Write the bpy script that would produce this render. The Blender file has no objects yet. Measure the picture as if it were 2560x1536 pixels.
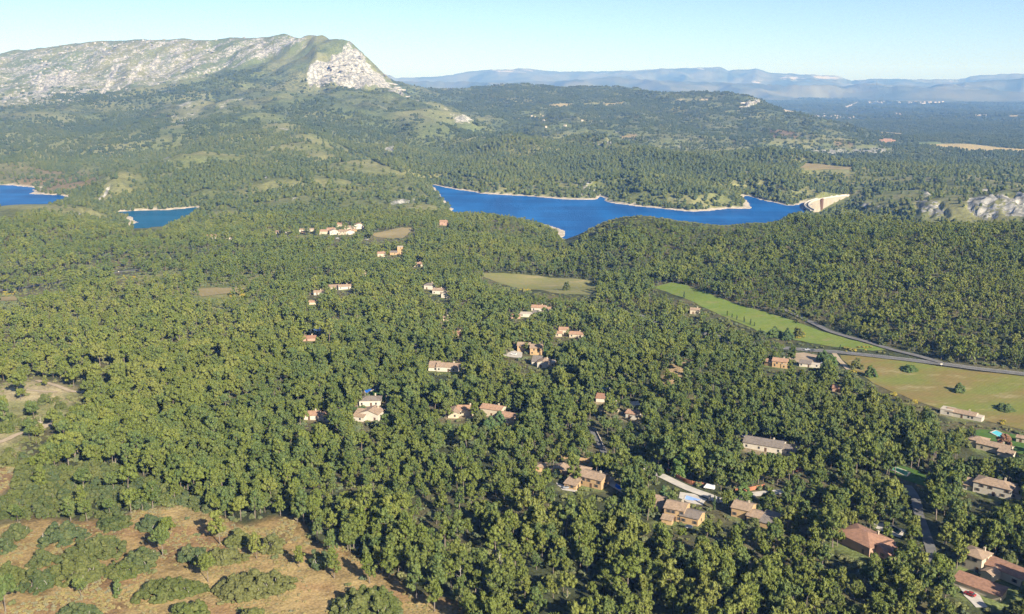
import bpy, bmesh, math, random
import numpy as np
from mathutils import Vector, Matrix
from mathutils.geometry import delaunay_2d_cdt

R = math.radians
random.seed(7)
rng = np.random.default_rng(7)
scene = bpy.context.scene

# ------------------------------------------------------------------ camera
F = 2459.0                       # focal length in photograph pixels (2560 wide)
PITCH = R(12.9)
ZC = 250.0                       # eye height above the lake
cam_data = bpy.data.cameras.new('camera')
cam_data.sensor_width = 36.0
cam_data.lens = 36.0 * F / 2560.0
cam_data.clip_start = 1.0
cam_data.clip_end = 80000.0
cam = bpy.data.objects.new('camera', cam_data)
scene.collection.objects.link(cam)
cam.location = (0, 0, ZC)
cam.rotation_euler = (math.pi / 2 - PITCH, 0, 0)
scene.camera = cam

# ------------------------------------------------------------------ sky, sun, exposure
SUN_EL = R(28)
SUN_AZ = R(180 - 33)             # clockwise from +Y: behind the camera, to the right
world = bpy.data.worlds.new('World')
scene.world = world
world.use_nodes = True
wn = world.node_tree
sky = wn.nodes.new('ShaderNodeTexSky')
sky.sky_type = 'NISHITA'
sky.sun_disc = False
sky.sun_elevation = SUN_EL
sky.sun_rotation = SUN_AZ
sky.altitude = 300
sky.air_density = 0.55
sky.dust_density = 0.7
sky.ozone_density = 2.3
bg = wn.nodes['Background']
bg.inputs['Strength'].default_value = 0.076
wn.links.new(sky.outputs[0], bg.inputs['Color'])
sun_data = bpy.data.lights.new('sun', 'SUN')
sun_data.energy = 5.0
sun_data.angle = R(0.53)
sun_data.color = (1.0, 0.92, 0.80)
sun = bpy.data.objects.new('sun', sun_data)
scene.collection.objects.link(sun)
sd = Vector((math.sin(SUN_AZ) * math.cos(SUN_EL), math.cos(SUN_AZ) * math.cos(SUN_EL), math.sin(SUN_EL)))
sun.rotation_euler = sd.to_track_quat('Z', 'Y').to_euler()
sun.location = (0, -100, 600)
vs = scene.view_settings
vs.view_transform = 'Standard'
vs.look = 'None'
vs.exposure = 1.2
vs.gamma = 1.0
vs.use_curve_mapping = False
cy = scene.cycles
cy.max_bounces = 5
cy.diffuse_bounces = 1
cy.glossy_bounces = 2
cy.transmission_bounces = 2
cy.volume_bounces = 0
cy.transparent_max_bounces = 4
cy.use_denoising = True
cy.denoiser = 'OPENIMAGEDENOISE'
cy.denoising_input_passes = 'RGB_ALBEDO_NORMAL'
cy.denoising_prefilter = 'NONE'
HAZE_DENSITY = 6.5e-5
HAZE_COLOR = (0.17, 0.40, 1.0)

# ------------------------------------------------------------------ pixels and rays
cp, sp = math.cos(PITCH), math.sin(PITCH)

def ray(px, py):
    u = (np.asarray(px, float) - 1280.0) / F
    v = (768.0 - np.asarray(py, float)) / F
    return u, cp + v * sp, -sp + v * cp          # right, forward, up components

def pix_at(px, py, r):
    dx, dy, dz = ray(px, py)
    h = np.hypot(dx, dy)
    return dx * r / h, dy * r / h, ZC + dz * r / h

def project(x, y, z):
    dz = z - ZC
    depth = y * cp - dz * sp
    depth = np.where(depth < 1.0, 1.0, depth)
    up = y * sp + dz * cp
    return 1280 + F * x / depth, 768 - F * up / depth

# ------------------------------------------------------------------ value noise
def _hash(ix, iy, s):
    h = (ix.astype(np.int64) * 374761393 + iy.astype(np.int64) * 668265263 + s * 974634777) & 0x7fffffff
    h = ((h ^ (h >> 13)) * 1274126177) & 0x7fffffff
    h = (h ^ (h >> 16)) & 0xffffff
    return h / float(0xffffff)

def vnoise(x, y, s=0):
    ix, iy = np.floor(x), np.floor(y)
    fx, fy = x - ix, y - iy
    fx = fx * fx * fx * (fx * (fx * 6 - 15) + 10)
    fy = fy * fy * fy * (fy * (fy * 6 - 15) + 10)
    a = _hash(ix, iy, s); b = _hash(ix + 1, iy, s)
    c = _hash(ix, iy + 1, s); d = _hash(ix + 1, iy + 1, s)
    return (a + (b - a) * fx) * (1 - fy) + (c + (d - c) * fx) * fy

def fbm(x, y, octv=4, s=0):
    t = np.zeros_like(x, dtype=float); a = 0.5; n = 0
    for k in range(octv):
        t += a * vnoise(x, y, s + k * 17); n += a
        x = x * 2.03 + 11.7; y = y * 2.03 - 5.3; a *= 0.5
    return t / n

def sstep(a, b, x):
    t = np.clip((x - a) / (b - a), 0, 1)
    return t * t * (3 - 2 * t)

def in_poly(px, py, poly):
    px = np.asarray(px); py = np.asarray(py)
    inside = np.zeros(px.shape, bool)
    n = len(poly)
    for i in range(n):
        x0, y0 = poly[i]; x1, y1 = poly[(i + 1) % n]
        if y0 == y1:
            continue
        c = ((y0 > py) != (y1 > py)) & (px < (x1 - x0) * (py - y0) / (y1 - y0) + x0)
        inside ^= c
    return inside

def poly_dist(px, py, poly, closed=True):
    d = np.full(np.shape(px), 1e9)
    n = len(poly)
    for i in range(n if closed else n - 1):
        x0, y0 = poly[i]; x1, y1 = poly[(i + 1) % n]
        vx, vy = x1 - x0, y1 - y0
        L = vx * vx + vy * vy + 1e-9
        t = np.clip(((px - x0) * vx + (py - y0) * vy) / L, 0, 1)
        d = np.minimum(d, np.hypot(px - x0 - t * vx, py - y0 - t * vy))
    return d

# ------------------------------------------------------------------ terrain control points
ZREF = 30.0
CT = []                                           # (azimuth, ln r, (z - ZREF) / r)

def addP(px, py, r, drop=0.0):
    x, y, z = pix_at(px, py, r)
    CT.append((math.atan2(x, y), math.log(r), (z - drop - ZREF) / r))

def addZ(px, r, z):
    CT.append((math.atan((px - 1280) / F), math.log(r), (z - ZREF) / r))

mountain_crest = [(-350, 160, 8000), (-200, 150, 7700), (0, 136, 7300), (39, 123, 7250), (60, 127, 7230), (93, 124, 7200), (171, 111, 7050),
    (223, 106, 6950), (336, 99, 6750), (455, 97, 6500), (528, 101, 6350), (585, 94, 6250), (621, 96, 6150), (673, 93, 6000),
    (717, 89, 5900), (726, 99, 5880), (776, 92, 5650), (792, 90, 5580), (807, 85, 5500), (820, 95, 5450), (834, 96, 5380), (849, 97, 5300), (864, 98, 5220), (876, 104, 5185), (890, 116, 5150),
    (911, 137, 5100), (932, 171, 5050), (957, 194, 5010), (976, 215, 4970)]
for (px, py, r) in mountain_crest:
    addP(px, py, r)
    if px < 850:
        addP(px, py + 30, r * 1.10)
        addP(px, py + 75, r * 1.35)
for q in [(864, 150, 5700), (890, 175, 5600), (911, 195, 5500), (932, 215, 5400), (957, 228, 5350), (976, 238, 5300), (1000, 246, 5250),
          (850, 190, 6500), (930, 225, 6500), (990, 236, 6600)]:
    addP(*q)
for q in [(0, 180, 6700), (150, 170, 6400), (300, 160, 6150), (450, 160, 5900), (600, 150, 5650), (700, 150, 5450), (760, 150, 5280),
          (-250, 200, 6800), (-250, 260, 5500), (-250, 330, 4300), (-250, 420, 3000),
          (0, 250, 5500), (150, 245, 5250), (300, 240, 5050), (450, 235, 4900), (600, 220, 4800), (700, 212, 4780),
          (0, 320, 4300), (150, 320, 4200), (300, 320, 4000), (450, 300, 4000), (550, 280, 4100),
          (0, 380, 3500), (150, 385, 3350), (300, 370, 3450),
          (822, 165, 5010), (845, 135, 5100), (766, 186, 4900), (770, 208, 4800), (830, 218, 4780), (905, 230, 4700), (975, 222, 4880),
          (760, 255, 4300), (860, 255, 4350), (950, 262, 4250), (1020, 285, 3950), (1100, 315, 3700),
          (760, 295, 3950), (880, 325, 3600), (1000, 375, 3050), (1085, 425, 2720), (1150, 370, 3150)]:
    addP(*q)
spur = [(657, 290, 3750), (720, 318, 3400), (790, 345, 3150), (850, 372, 2950), (930, 405, 2700), (985, 432, 2540), (1040, 452, 2400), (1076, 466, 2310)]
for q in spur: addP(*q)
for (px, r, z) in [(700, 3950, 88), (790, 3600, 60), (870, 3300, 40), (950, 2950, 24), (1020, 2720, 14)]: addZ(px, r, z)
shoulder = [(983, 224, 4830), (1014, 235, 4680), (1040, 246, 4530), (1087, 259, 4380), (1123, 279, 4180), (1170, 300, 3930),
    (1211, 321, 3680), (1280, 325, 3500), (1358, 333, 3350), (1461, 344, 3250), (1549, 354, 3150), (1611, 363, 3050),
    (1653, 371, 2950), (1725, 371, 2900), (1798, 374, 2900), (1875, 376, 2900), (1953, 380, 2900), (2005, 387, 2850)]
for (px, py, r) in shoulder: addP(px, py, r, 7 if px > 1200 else 1)
for (px, r, z) in [(1050, 5000, 95), (1123, 4650, 62), (1211, 4150, 25), (1280, 3900, 15), (1461, 3620, 5), (1653, 3300, -2), (1800, 3250, -4), (2000, 3200, -2),
                   (1358, 3750, 8), (1549, 3500, 2)]: addZ(px, r, z)
plateau = [(1025, 233, 6400), (1113, 230, 6400), (1190, 223, 6500), (1273, 217, 6600), (1347, 217, 6600), (1409, 220, 6600), (1451, 215, 6500),
    (1549, 215, 6400), (1590, 222, 6200), (1616, 228, 6100), (1653, 235, 6000), (1746, 235, 5900), (1849, 241, 5700), (1891, 248, 5500),
    (1901, 256, 5450), (1927, 264, 5400), (1958, 274, 5300), (2005, 285, 5150), (2056, 298, 4950), (2108, 312, 4750)]
for q in plateau: addP(*q)
for q in [(1100, 256, 5600), (1280, 250, 5600), (1400, 258, 5400), (1550, 258, 5400), (1700, 258, 5300), (1800, 260, 5200), (1885, 268, 5230),
          (1180, 285, 4800), (1280, 288, 4700), (1450, 300, 4500), (1650, 312, 4400), (1850, 322, 4300), (2000, 335, 4200), (2100, 345, 4000),
          (1350, 318, 4150), (1500, 336, 3900), (1700, 352, 3750), (1900, 362, 3650)]:
    addP(*q)
for (px, r, z) in [(1150, 8000, 60), (1280, 8000, 60), (1550, 7600, 40), (1746, 7000, 20), (1891, 6400, 5), (1958, 6000, 0), (2056, 5600, -3), (2150, 5000, 0)]:
    addZ(px, r, z)
for px in (-600, 0, 400, 800, 1100, 1300, 1600, 1900, 2200, 2500, 2900):
    for r in (11000, 15000, 20000, 27000):
        addZ(px, r, 0)
for px in (1900, 2200, 2500, 2900):
    addZ(px, 8000, 0)
for px in (2150, 2350, 2560, 2800):
    for (r, z) in [(6500, 0), (5200, 0), (4300, 0), (3700, 1), (3200, 14), (2800, 27), (2400, 32), (2050, 34)]: addZ(px, r, z)
for (px, r, z) in [(2000, 3600, 2), (2000, 2500, 30), (2000, 2250, 18), (1900, 2500, 28), (1800, 2450, 32), (1650, 2400, 36), (1500, 2550, 30), (1400, 2650, 34),
                   (1250, 2700, 26), (1650, 2650, 46), (1850, 2700, 46), (1560, 2150, 20), (1700, 2130, 24), (1800, 2080, 20)]: addZ(px, r, z)
for q in [(2230, 482, 2000), (2330, 478, 1990), (2420, 482, 1970), (2560, 470, 1960), (2750, 470, 1960),
          (2300, 545, 1800), (2440, 552, 1790), (2560, 556, 1770), (2750, 556, 1770)]: addP(*q)
for (px, r, z) in [(2180, 1950, 4), (2110, 2170, 8), (2150, 2150, 22), (2075, 2040, -45), (2110, 1980, -50), (2160, 1900, -30), (2030, 1890, 5), (1990, 1800, 12)]: addZ(px, r, z)
hill_right = [(1425, 603, 1420), (1461, 575, 1380), (1503, 554, 1330), (1539, 541, 1300), (1591, 536, 1280), (1668, 541, 1280), (1746, 556, 1300),
    (1798, 562, 1320), (1875, 556, 1350), (1927, 549, 1380), (2005, 536, 1420), (2108, 528, 1440), (2186, 530, 1440), (2263, 543, 1420),
    (2367, 546, 1400), (2470, 549, 1400), (2560, 549, 1400), (2750, 549, 1400)]
for (px, py, r) in hill_right:
    addP(px, py, r, 18 if px < 1470 else 10)
    addZ(px, r * 1.19, 3 if px < 2000 else -10)
for q in [(1480, 640, 1180), (1550, 620, 1120), (1700, 620, 1120), (1900, 620, 1140), (2100, 620, 1150), (2300, 640, 1100), (2500, 650, 1080), (2750, 650, 1080),
          (1650, 690, 1010), (1900, 700, 985), (2150, 720, 945), (2400, 750, 890)]: addP(*q, 6)
hill_left = [(1128, 525, 1730), (1190, 523, 1650), (1280, 531, 1600), (1332, 543, 1560), (1373, 559, 1520), (1396, 572, 1490), (1412, 592, 1460)]
for (px, py, r) in hill_left:
    addP(px, py, r, 16 if px > 1390 else 9)
    addZ(px, r * 1.1, 0)
for (px, r, z) in [(1100, 1330, 36), (1200, 1330, 38), (1300, 1180, 38), (1420, 1250, 24), (1480, 1050, 36), (1345, 1000, 42), (1200, 1000, 42)]: addZ(px, r, z)
for (px, r, z) in [(1620, 950, 42), (1750, 900, 42), (1900, 830, 42), (2050, 780, 42), (2250, 710, 43), (2450, 670, 44), (2750, 640, 45), (2400, 580, 50), (2560, 560, 50), (2250, 640, 47)]: addZ(px, r, z)
front_left = [(0, 535, 1740), (52, 524, 1790), (85, 521, 1820), (109, 510, 1880), (145, 497, 1960), (185, 500, 1960), (223, 510, 1930), (282, 529, 1880), (311, 537, 1850), (334, 550, 1800)]
for (px, py, r) in front_left: addP(px, py, r, 7)
addZ(-250, 1700, 24)
pool_right = [(331, 573, 1640), (396, 567, 1660), (437, 542, 1750), (468, 526, 1840), (489, 517, 1930), (545, 497, 2010), (620, 456, 2150), (690, 446, 2210), (760, 462, 2150)]
for (px, py, r) in pool_right: addP(px, py, r, 6)
for q in [(830, 478, 2060), (900, 490, 2000), (1000, 500, 1950), (1080, 512, 1850)]: addP(*q)
for q in [(215, 492, 2240), (270, 465, 2340), (320, 443, 2440), (373, 426, 2550), (430, 404, 2650), (497, 394, 2740), (600, 380, 2830)]: addP(*q, 3)
for (px, r, z) in [(600, 2420, 16), (700, 2500, 22), (540, 2300, 12), (800, 2350, 20), (900, 2250, 16), (1000, 2150, 12), (1080, 2050, 8), (430, 3000, 14), (330, 2900, 8), (540, 3050, 30),
                   (200, 2700, 5), (100, 2750, 6), (0, 2700, 5), (-200, 2650, 6), (60, 2500, 3), (140, 2400, 2), (350, 2120, 7), (450, 2150, 8)]: addZ(px, r, z)
for (px, r, z) in [(850, 1500, 28), (700, 1500, 28), (550, 1400, 30), (300, 1450, 28), (950, 1700, 22), (780, 1800, 22), (620, 1750, 22), (1050, 1600, 27),
                   (0, 1380, 32), (200, 1380, 32), (400, 1300, 33), (0, 1050, 40), (300, 1080, 38), (600, 1200, 35), (900, 1180, 38), (900, 920, 46), (600, 900, 46),
                   (200, 830, 49), (0, 680, 55), (-300, 1000, 42), (-300, 1400, 32), (1100, 800, 48), (1350, 800, 46), (1550, 800, 46)]: addZ(px, r, z)
for (px, r, z) in [(1690, 645, 70), (1780, 640, 68), (1620, 660, 62), (1690, 560, 60), (1690, 740, 46), (1850, 700, 46), (1850, 560, 54), (1500, 650, 54), (2000, 560, 52)]: addZ(px, r, z)
for px in (-700, 0, 640, 1280, 1920, 2560, 3260):
    for (r, z) in [(20, 62), (80, 61), (200, 60), (330, 60), (450, 59), (560, 57)]:
        if r < 560 or px not in (1920, 2560): addZ(px, r, z)
CT = np.array(CT)
_, keep = np.unique(np.round(CT[:, :2], 4), axis=0, return_index=True)
CT = CT[np.sort(keep)]
dd = np.hypot(CT[:, None, 0] - CT[None, :, 0], CT[:, None, 1] - CT[None, :, 1])
EPSK = 0.004
Kmat = np.sqrt(dd ** 2 + EPSK ** 2)
nct = len(CT)
Aug = np.zeros((nct + 1, nct + 1)); Aug[:nct, :nct] = Kmat; Aug[:nct, nct] = 1; Aug[nct, :nct] = 1
wts = np.linalg.solve(Aug + np.diag([1e-5] * nct + [0]), np.append(CT[:, 2], 0))

# ------------------------------------------------------------------ the polar height field
az_f = np.radians(np.linspace(-37, 37, 830))
az_b = np.radians(np.linspace(37, 323, 60)[1:-1])
AZ = np.concatenate([az_f, az_b])
r_near = np.linspace(10, 215, 14)
LR = np.concatenate([np.log(r_near), np.linspace(math.log(222), math.log(30000), 760)])
RR = np.exp(LR)
nA, nF, nR = len(AZ), len(az_f), len(LR)
G = np.zeros((nF, nR), np.float32)
lr32 = LR.astype(np.float32)
for k in range(nct):
    G += np.float32(wts[k]) * np.sqrt((az_f[:, None].astype(np.float32) - np.float32(CT[k, 0])) ** 2 + (lr32[None, :] - np.float32(CT[k, 1])) ** 2 + np.float32(EPSK ** 2))
G = G.astype(float) + wts[nct]
Zf = ZREF + G * RR[None, :]
Xf = np.sin(az_f)[:, None] * RR[None, :]
Yf = np.cos(az_f)[:, None] * RR[None, :]
PXf, PYf = project(Xf, Yf, Zf)

# lake outlines in pixels, laid on the water plane z = 0
def plane_pt(px, py, z=0.0):
    dx, dy, dz = ray(px, py)
    t = (z - ZC) / dz
    return (float(dx * t), float(dy * t))
lake_main_px = [(1079, 462), (1112, 470), (1150, 476), (1203, 484), (1260, 488), (1330, 492), (1400, 498), (1450, 500), (1490, 499), (1501, 492), (1508, 496), (1522, 507),
    (1560, 512), (1620, 519), (1690, 527), (1735, 531), (1770, 528), (1820, 523), (1867, 524), (1884, 522), (1880, 512), (1862, 497), (1866, 490), (1890, 497), (1930, 506),
    (1965, 515), (1995, 513), (2013, 505), (2010, 516), (2026, 526), (1990, 535), (1960, 545), (1930, 562), (1860, 575), (1700, 575), (1550, 580), (1460, 600), (1425, 612), (1405, 600), (1409, 578), (1398, 569), (1370, 562),
    (1300, 556), (1200, 548), (1135, 530), (1122, 512), (1105, 490), (1090, 472)]
lake_left_px = [(-300, 470), (-100, 466), (0, 464), (32, 464), (72, 469), (90, 472), (70, 486), (110, 487), (155, 489), (175, 496), (140, 510), (80, 535), (20, 546), (-100, 556), (-300, 560)]
lake_cove_px = [(281, 531), (340, 528), (420, 526), (489, 519), (492, 526), (470, 540), (440, 560), (400, 580), (330, 588), (318, 570), (346, 556), (332, 546), (312, 536)]
lakes = [[plane_pt(*p) for p in L] for L in (lake_main_px, lake_left_px, lake_cove_px)]
SHORE = np.full(Xf.shape, 1e9)
for poly in lakes:
    pa = np.array(poly)
    x0, y0 = pa.min(0) - 260; x1, y1 = pa.max(0) + 260
    m = (Xf > x0) & (Xf < x1) & (Yf > y0) & (Yf < y1)
    wob = (fbm(Xf[m] / 45, Yf[m] / 45, 3, 5) - 0.5) * 16
    d = poly_dist(Xf[m], Yf[m], poly)
    d = np.where(in_poly(Xf[m], Yf[m], poly), -d, d) + np.where(d < 40, wob, 0)
    SHORE[m] = np.minimum(SHORE[m], d)

# relief noise
_cz = np.array([(math.atan2(*pix_at(px_, py_, r_)[:2]), r_) for (px_, py_, r_) in mountain_crest])
_rc = np.interp(az_f, _cz[:, 0], _cz[:, 1])
DAMP = np.where((az_f < _cz[-1, 0] + .01)[:, None], 1 - .72 * np.exp(-((RR[None, :] - _rc[:, None]) / 170) ** 2), 1.0)
hgt = sstep(40, 260, Zf) * sstep(3000, 4300, RR)[None, :]
n1 = fbm(Xf / 420, Yf / 420, 4, 1) - 0.5
n2 = 1 - np.abs(2 * fbm((Xf + 0.35 * Yf) / 330, Yf / 900, 4, 9) - 1)          # gullies
farz = sstep(2600, 3800, RR)[None, :]
nearamp = 1.2 + 9 * sstep(900, 2600, RR)[None, :]
Zf = Zf + n1 * nearamp + (n1 * 26 + (n2 - 0.8) * 46) * hgt * DAMP + (fbm(Xf / 60, Yf / 60, 3, 3) - 0.5) * (0.8 + 3 * farz + 12 * hgt * DAMP)
sdip = (Yf - 1.5 * Xf) / 1.8
Zf = Zf + sstep(4200, 5000, RR)[None, :] * sstep(150, 300, Zf) * ((1 - np.abs(2 * fbm(sdip / 150, (Xf + Yf) / 900, 4, 63) - 1)) - .75) * 46 * DAMP
nearh = sstep(820, 1100, RR)[None, :] * (1 - sstep(1600, 1800, RR))[None, :] * sstep(30, 120, SHORE)
Zf = Zf + nearh * (fbm(Xf / 170, Yf / 210, 3, 79) - .5) * 30
midr = sstep(1750, 2300, RR)[None, :] * (1 - sstep(4600, 5600, RR))[None, :] * sstep(4, 26, Zf)
Zf = Zf + midr * ((1 - np.abs(2 * fbm((Xf + .3 * Yf) / 360, (Yf - .3 * Xf) / 520, 3, 77) - 1)) - .72) * 66 * np.where(Xf > 300, .6, 1.0)
plain = sstep(4500, 7000, RR)[None, :] * (1 - sstep(8, 30, np.abs(Zf)))
Zf += plain * (fbm(Xf / 900, Yf / 900, 3, 23) - 0.5) * 60 * sstep(5000, 9000, RR)[None, :]

# rock areas (pixels on the hill sides)
rock_face = [(766, 178), (771, 207), (828, 218), (905, 230), (978, 222), (976, 213), (957, 192), (932, 168), (911, 134), (890, 112), (872, 98), (849, 124), (828, 140), (823, 160), (776, 171)]
ROCK = np.zeros(Xf.shape)
def rock_poly(poly, val, soft, rmin=0, rmax=1e9):
    pa = np.array(poly, float)
    m = (PXf > pa[:, 0].min() - soft) & (PXf < pa[:, 0].max() + soft) & (PYf > pa[:, 1].min() - soft) & (PYf < pa[:, 1].max() + soft) & (RR[None, :] > rmin) & (RR[None, :] < rmax)
    d = poly_dist(PXf[m], PYf[m], poly)
    d = np.where(in_poly(PXf[m], PYf[m], poly), -d, d)
    ROCK[m] = np.maximum(ROCK[m], val * (1 - sstep(-soft, soft, d)))
rock_poly(rock_face, .84, 5, 4500, 5800)
rock_poly([(-300, 145), (0, 122), (150, 100), (330, 86), (528, 86), (700, 76), (800, 72), (818, 96), (740, 140), (620, 170), (520, 200), (420, 225), (300, 250), (150, 262), (0, 285), (-300, 300)], 0.52, 30, 4400, 9000)
for pl, v, s in [([(310, 215), (352, 150), (362, 160), (330, 215)], .85, 6), ([(370, 165), (395, 135), (402, 150), (385, 172)], .9, 6), ([(240, 240), (280, 165), (300, 165), (262, 240)], .85, 8),
                 ([(45, 215), (165, 175), (190, 195), (110, 232)], .8, 10), ([(430, 300), (450, 255), (520, 220), (545, 235), (500, 290)], .46, 16), ([(540, 265), (610, 250), (612, 258), (545, 272)], .7, 6),
                 ([(400, 300), (440, 285), (500, 300), (440, 330)], .5, 16), ([(550, 120), (700, 95), (810, 92), (760, 120), (640, 150)], .62, 14),
                 ([(985, 224), (1018, 236), (1005, 240), (960, 236)], .75, 4), ([(1035, 246), (1130, 280), (1200, 318), (1180, 322), (1100, 285), (1040, 260)], .58, 7),
                 ([(660, 296), (735, 345), (725, 350), (650, 300)], .52, 6), ([(955, 372), (985, 362), (990, 385), (960, 385)], .6, 6),
                 ([(1850, 275), (1870, 262), (1895, 250), (1902, 256), (1880, 270)], .95, 5), ([(1800, 280), (1850, 272), (1850, 277), (1800, 284)], .7, 4),
                 ([(1535, 335), (1545, 318), (1550, 335)], .7, 5), ([(1660, 370), (1720, 352), (1730, 366), (1700, 372)], .45, 8),
                 ([(2010, 372), (2130, 362), (2240, 366), (2240, 386), (2130, 392), (2010, 384)], .66, 8),
                 ([(1480, 355), (1610, 362), (1600, 366), (1500, 360)], .7, 4)]:
    rock_poly(pl, v, s, 2700, 8000)
for pl, v, s in [([(2285, 488), (2320, 480), (2352, 505), (2385, 545), (2330, 548), (2290, 530)], .66, 6), ([(2420, 490), (2470, 482), (2500, 500), (2500, 545), (2450, 545), (2415, 520)], .66, 6),
                 ([(2490, 488), (2570, 478), (2760, 478), (2760, 560), (2570, 545), (2500, 540)], .62, 6), ([(2150, 492), (2175, 496), (2175, 525), (2155, 520)], .68, 5), ([(2190, 500), (2230, 505), (2240, 530), (2190, 520)], .5, 8)]:
    rock_poly(pl, v, s, 1650, 2200)
for pl, v, s in [([(368, 430), (400, 412), (430, 402), (490, 392), (490, 397), (430, 408), (378, 432)], .62, 4), ([(230, 508), (250, 490), (278, 468), (276, 480), (250, 498), (232, 512)], .75, 4),
                 ([(178, 545), (205, 520), (214, 520), (205, 540)], .75, 5), ([(75, 592), (95, 572), (125, 558), (118, 572), (85, 595)], .72, 5), ([(610, 485), (620, 475), (622, 490)], .7, 4),
                 ([(650, 465), (690, 446), (690, 452), (655, 470)], .6, 5), ([(925, 505), (1055, 500), (1055, 508), (930, 512)], .62, 5), ([(725, 503), (755, 492), (758, 500), (730, 508)], .6, 5),
                 ([(1075, 468), (1125, 520), (1132, 524), (1085, 470)], .75, 5), ([(1430, 445), (1495, 450), (1500, 490), (1440, 480)], .46, 14), ([(1850, 490), (1885, 515), (1880, 525), (1845, 520)], .55, 8)]:
    rock_poly(pl, v, s, 1300, 2900)
n3 = 1 - np.abs(2 * fbm(Xf / 150, (Yf * 0.4 + Zf) / 110, 4, 31) - 1)
Zf += DAMP * sstep(.3, .9, ROCK) * (n3 - 0.76) * np.where(RR[None, :] > 4300, 74, 26)
Zf += sstep(.25, .6, ROCK) * (RR[None, :] < 2400) * (1 - np.abs(2 * fbm(Xf / 26, Yf / 48, 3, 35) - 1) - .75) * 20
Zf += (.35 + .65 * DAMP) * sstep(.5, .8, ROCK) * (RR[None, :] > 4300) * (fbm(Xf / 40, (Zf + Yf) / 45, 3, 33) - .5) * 48

# the dam's arch and the gorge it closes
_a = np.array(plane_pt(2030, 527, 4.0)); _b = np.array(plane_pt(2118, 489, 4.0)); _l = np.array(plane_pt(2009, 511, 4.0))
_mid = (_a + _b) / 2; _ch = _b - _a; _n = np.array([-_ch[1], _ch[0]]); _n /= np.hypot(*_n)
if np.dot(_l - _mid, _n) < 0: _n = -_n
_sag = max(np.dot(_l - _mid, _n) * 1.02, 40.0)
_half = np.hypot(*_ch) / 2; DAM_R = (_half ** 2 + _sag ** 2) / (2 * _sag); DAM_C = _mid + _n * (_sag - DAM_R)
_am = math.atan2(_n[1], _n[0])
_wrap = lambda t_: (t_ - _am + math.pi) % (2 * math.pi) - math.pi
_h = abs(_wrap(math.atan2(*(_a - DAM_C)[::-1])))
_rho = np.hypot(Xf - DAM_C[0], Yf - DAM_C[1]); _th = _wrap(np.arctan2(Yf - DAM_C[1], Xf - DAM_C[0]))
_s = np.clip(np.abs(_th) / _h, 0, 1)
_floor = 2 - 27 * (1 - _s ** 1.3)
_dn = np.dot(np.stack([Xf - DAM_C[0], Yf - DAM_C[1]], -1), _n)
# carve the lake beds, raise shores
ramp_lo = 0.25 + 0.03 * SHORE
ramp_hi = 0.35 + 0.045 * SHORE + 0.0045 * np.clip(SHORE, 0, 400) ** 2
Zf = np.where(SHORE < 0, -0.6 + SHORE * 0.25, np.where(SHORE < 250, np.minimum(np.maximum(Zf, np.minimum(ramp_lo, 3.5)), ramp_hi), Zf))
_in = DAM_R - _rho
_gorge = (_in > 2.0) & (_in < 150) & (np.abs(_th) < _h * 1.02)
SHORE[_gorge & (_in > 4)] = 60
for _p in (_a, _b):
    _d = np.hypot(Xf - _p[0], Yf - _p[1]); Zf = np.where((_d < 320) & (SHORE > 0), np.minimum(Zf, 4 + .16 * _d), Zf)
Zf = np.where(_gorge, np.minimum(Zf, _floor + 58 * sstep(70, 150, _in)), Zf)
Zf = np.maximum(Zf, -65)

# full ring: plain coarse ground behind the camera
gb = np.full((len(az_b), nR), 0.0)
Zb = np.where(RR < 900, 60, np.where(RR < 4000, 60 - (RR - 900) / 3100 * 60, 0))[None, :] + gb
t = np.linspace(0, 1, len(az_b) + 2)[1:-1, None]
blend = np.minimum(1, np.minimum(t, 1 - t) * 6)
edge = np.where(t < .5, Zf[-1][None, :], Zf[0][None, :])
Zb = Zb * blend + edge * (1 - blend)
Z = np.concatenate([Zf, Zb], 0)

def height(x, y):
    x = np.asarray(x, float); y = np.asarray(y, float)
    a = np.arctan2(x, y); r = np.maximum(np.hypot(x, y), 10.5)
    fi = np.clip((a - az_f[0]) / (az_f[1] - az_f[0]), 0, nF - 1.001)
    fj = np.interp(np.log(r), LR, np.arange(nR)); fj = np.clip(fj, 0, nR - 1.001)
    i = fi.astype(int); j = fj.astype(int); u = fi - i; v = fj - j
    return (Zf[i, j] * (1 - u) + Zf[i + 1, j] * u) * (1 - v) + (Zf[i, j + 1] * (1 - u) + Zf[i + 1, j + 1] * u) * v

def ground(px, py, rmin=150.0):
    """first point where the ray of a pixel meets the ground"""
    dx, dy, dz = [float(q) for q in ray(px, py)]
    h = math.hypot(dx, dy)
    rs = np.exp(np.linspace(math.log(rmin), math.log(28000), 5000))
    zz = height(dx / h * rs, dy / h * rs); zr = ZC + dz / h * rs
    k = int(np.argmax(zr <= zz))
    if zr[k] > zz[k]:
        k = len(rs) - 1
    a, b = rs[max(k - 1, 0)], rs[k]
    for _ in range(18):
        mid = 0.5 * (a + b)
        if ZC + dz / h * mid <= float(height(dx / h * mid, dy / h * mid)): b = mid
        else: a = mid
    return dx / h * b, dy / h * b, float(height(dx / h * b, dy / h * b)), b

# ------------------------------------------------------------------ materials
def new_mat(name):
    m = bpy.data.materials.new(name); m.use_nodes = True
    nt = m.node_tree
    return m, nt, nt.nodes['Principled BSDF']

def N(nt, kind, **kw):
    n = nt.nodes.new(kind)
    for k, v in kw.items():
        if k == 'inp':
            for kk, vv in v.items(): n.inputs[kk].default_value = vv
        else: setattr(n, k, v)
    return n

def L(nt, a, b): nt.links.new(a, b)

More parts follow.
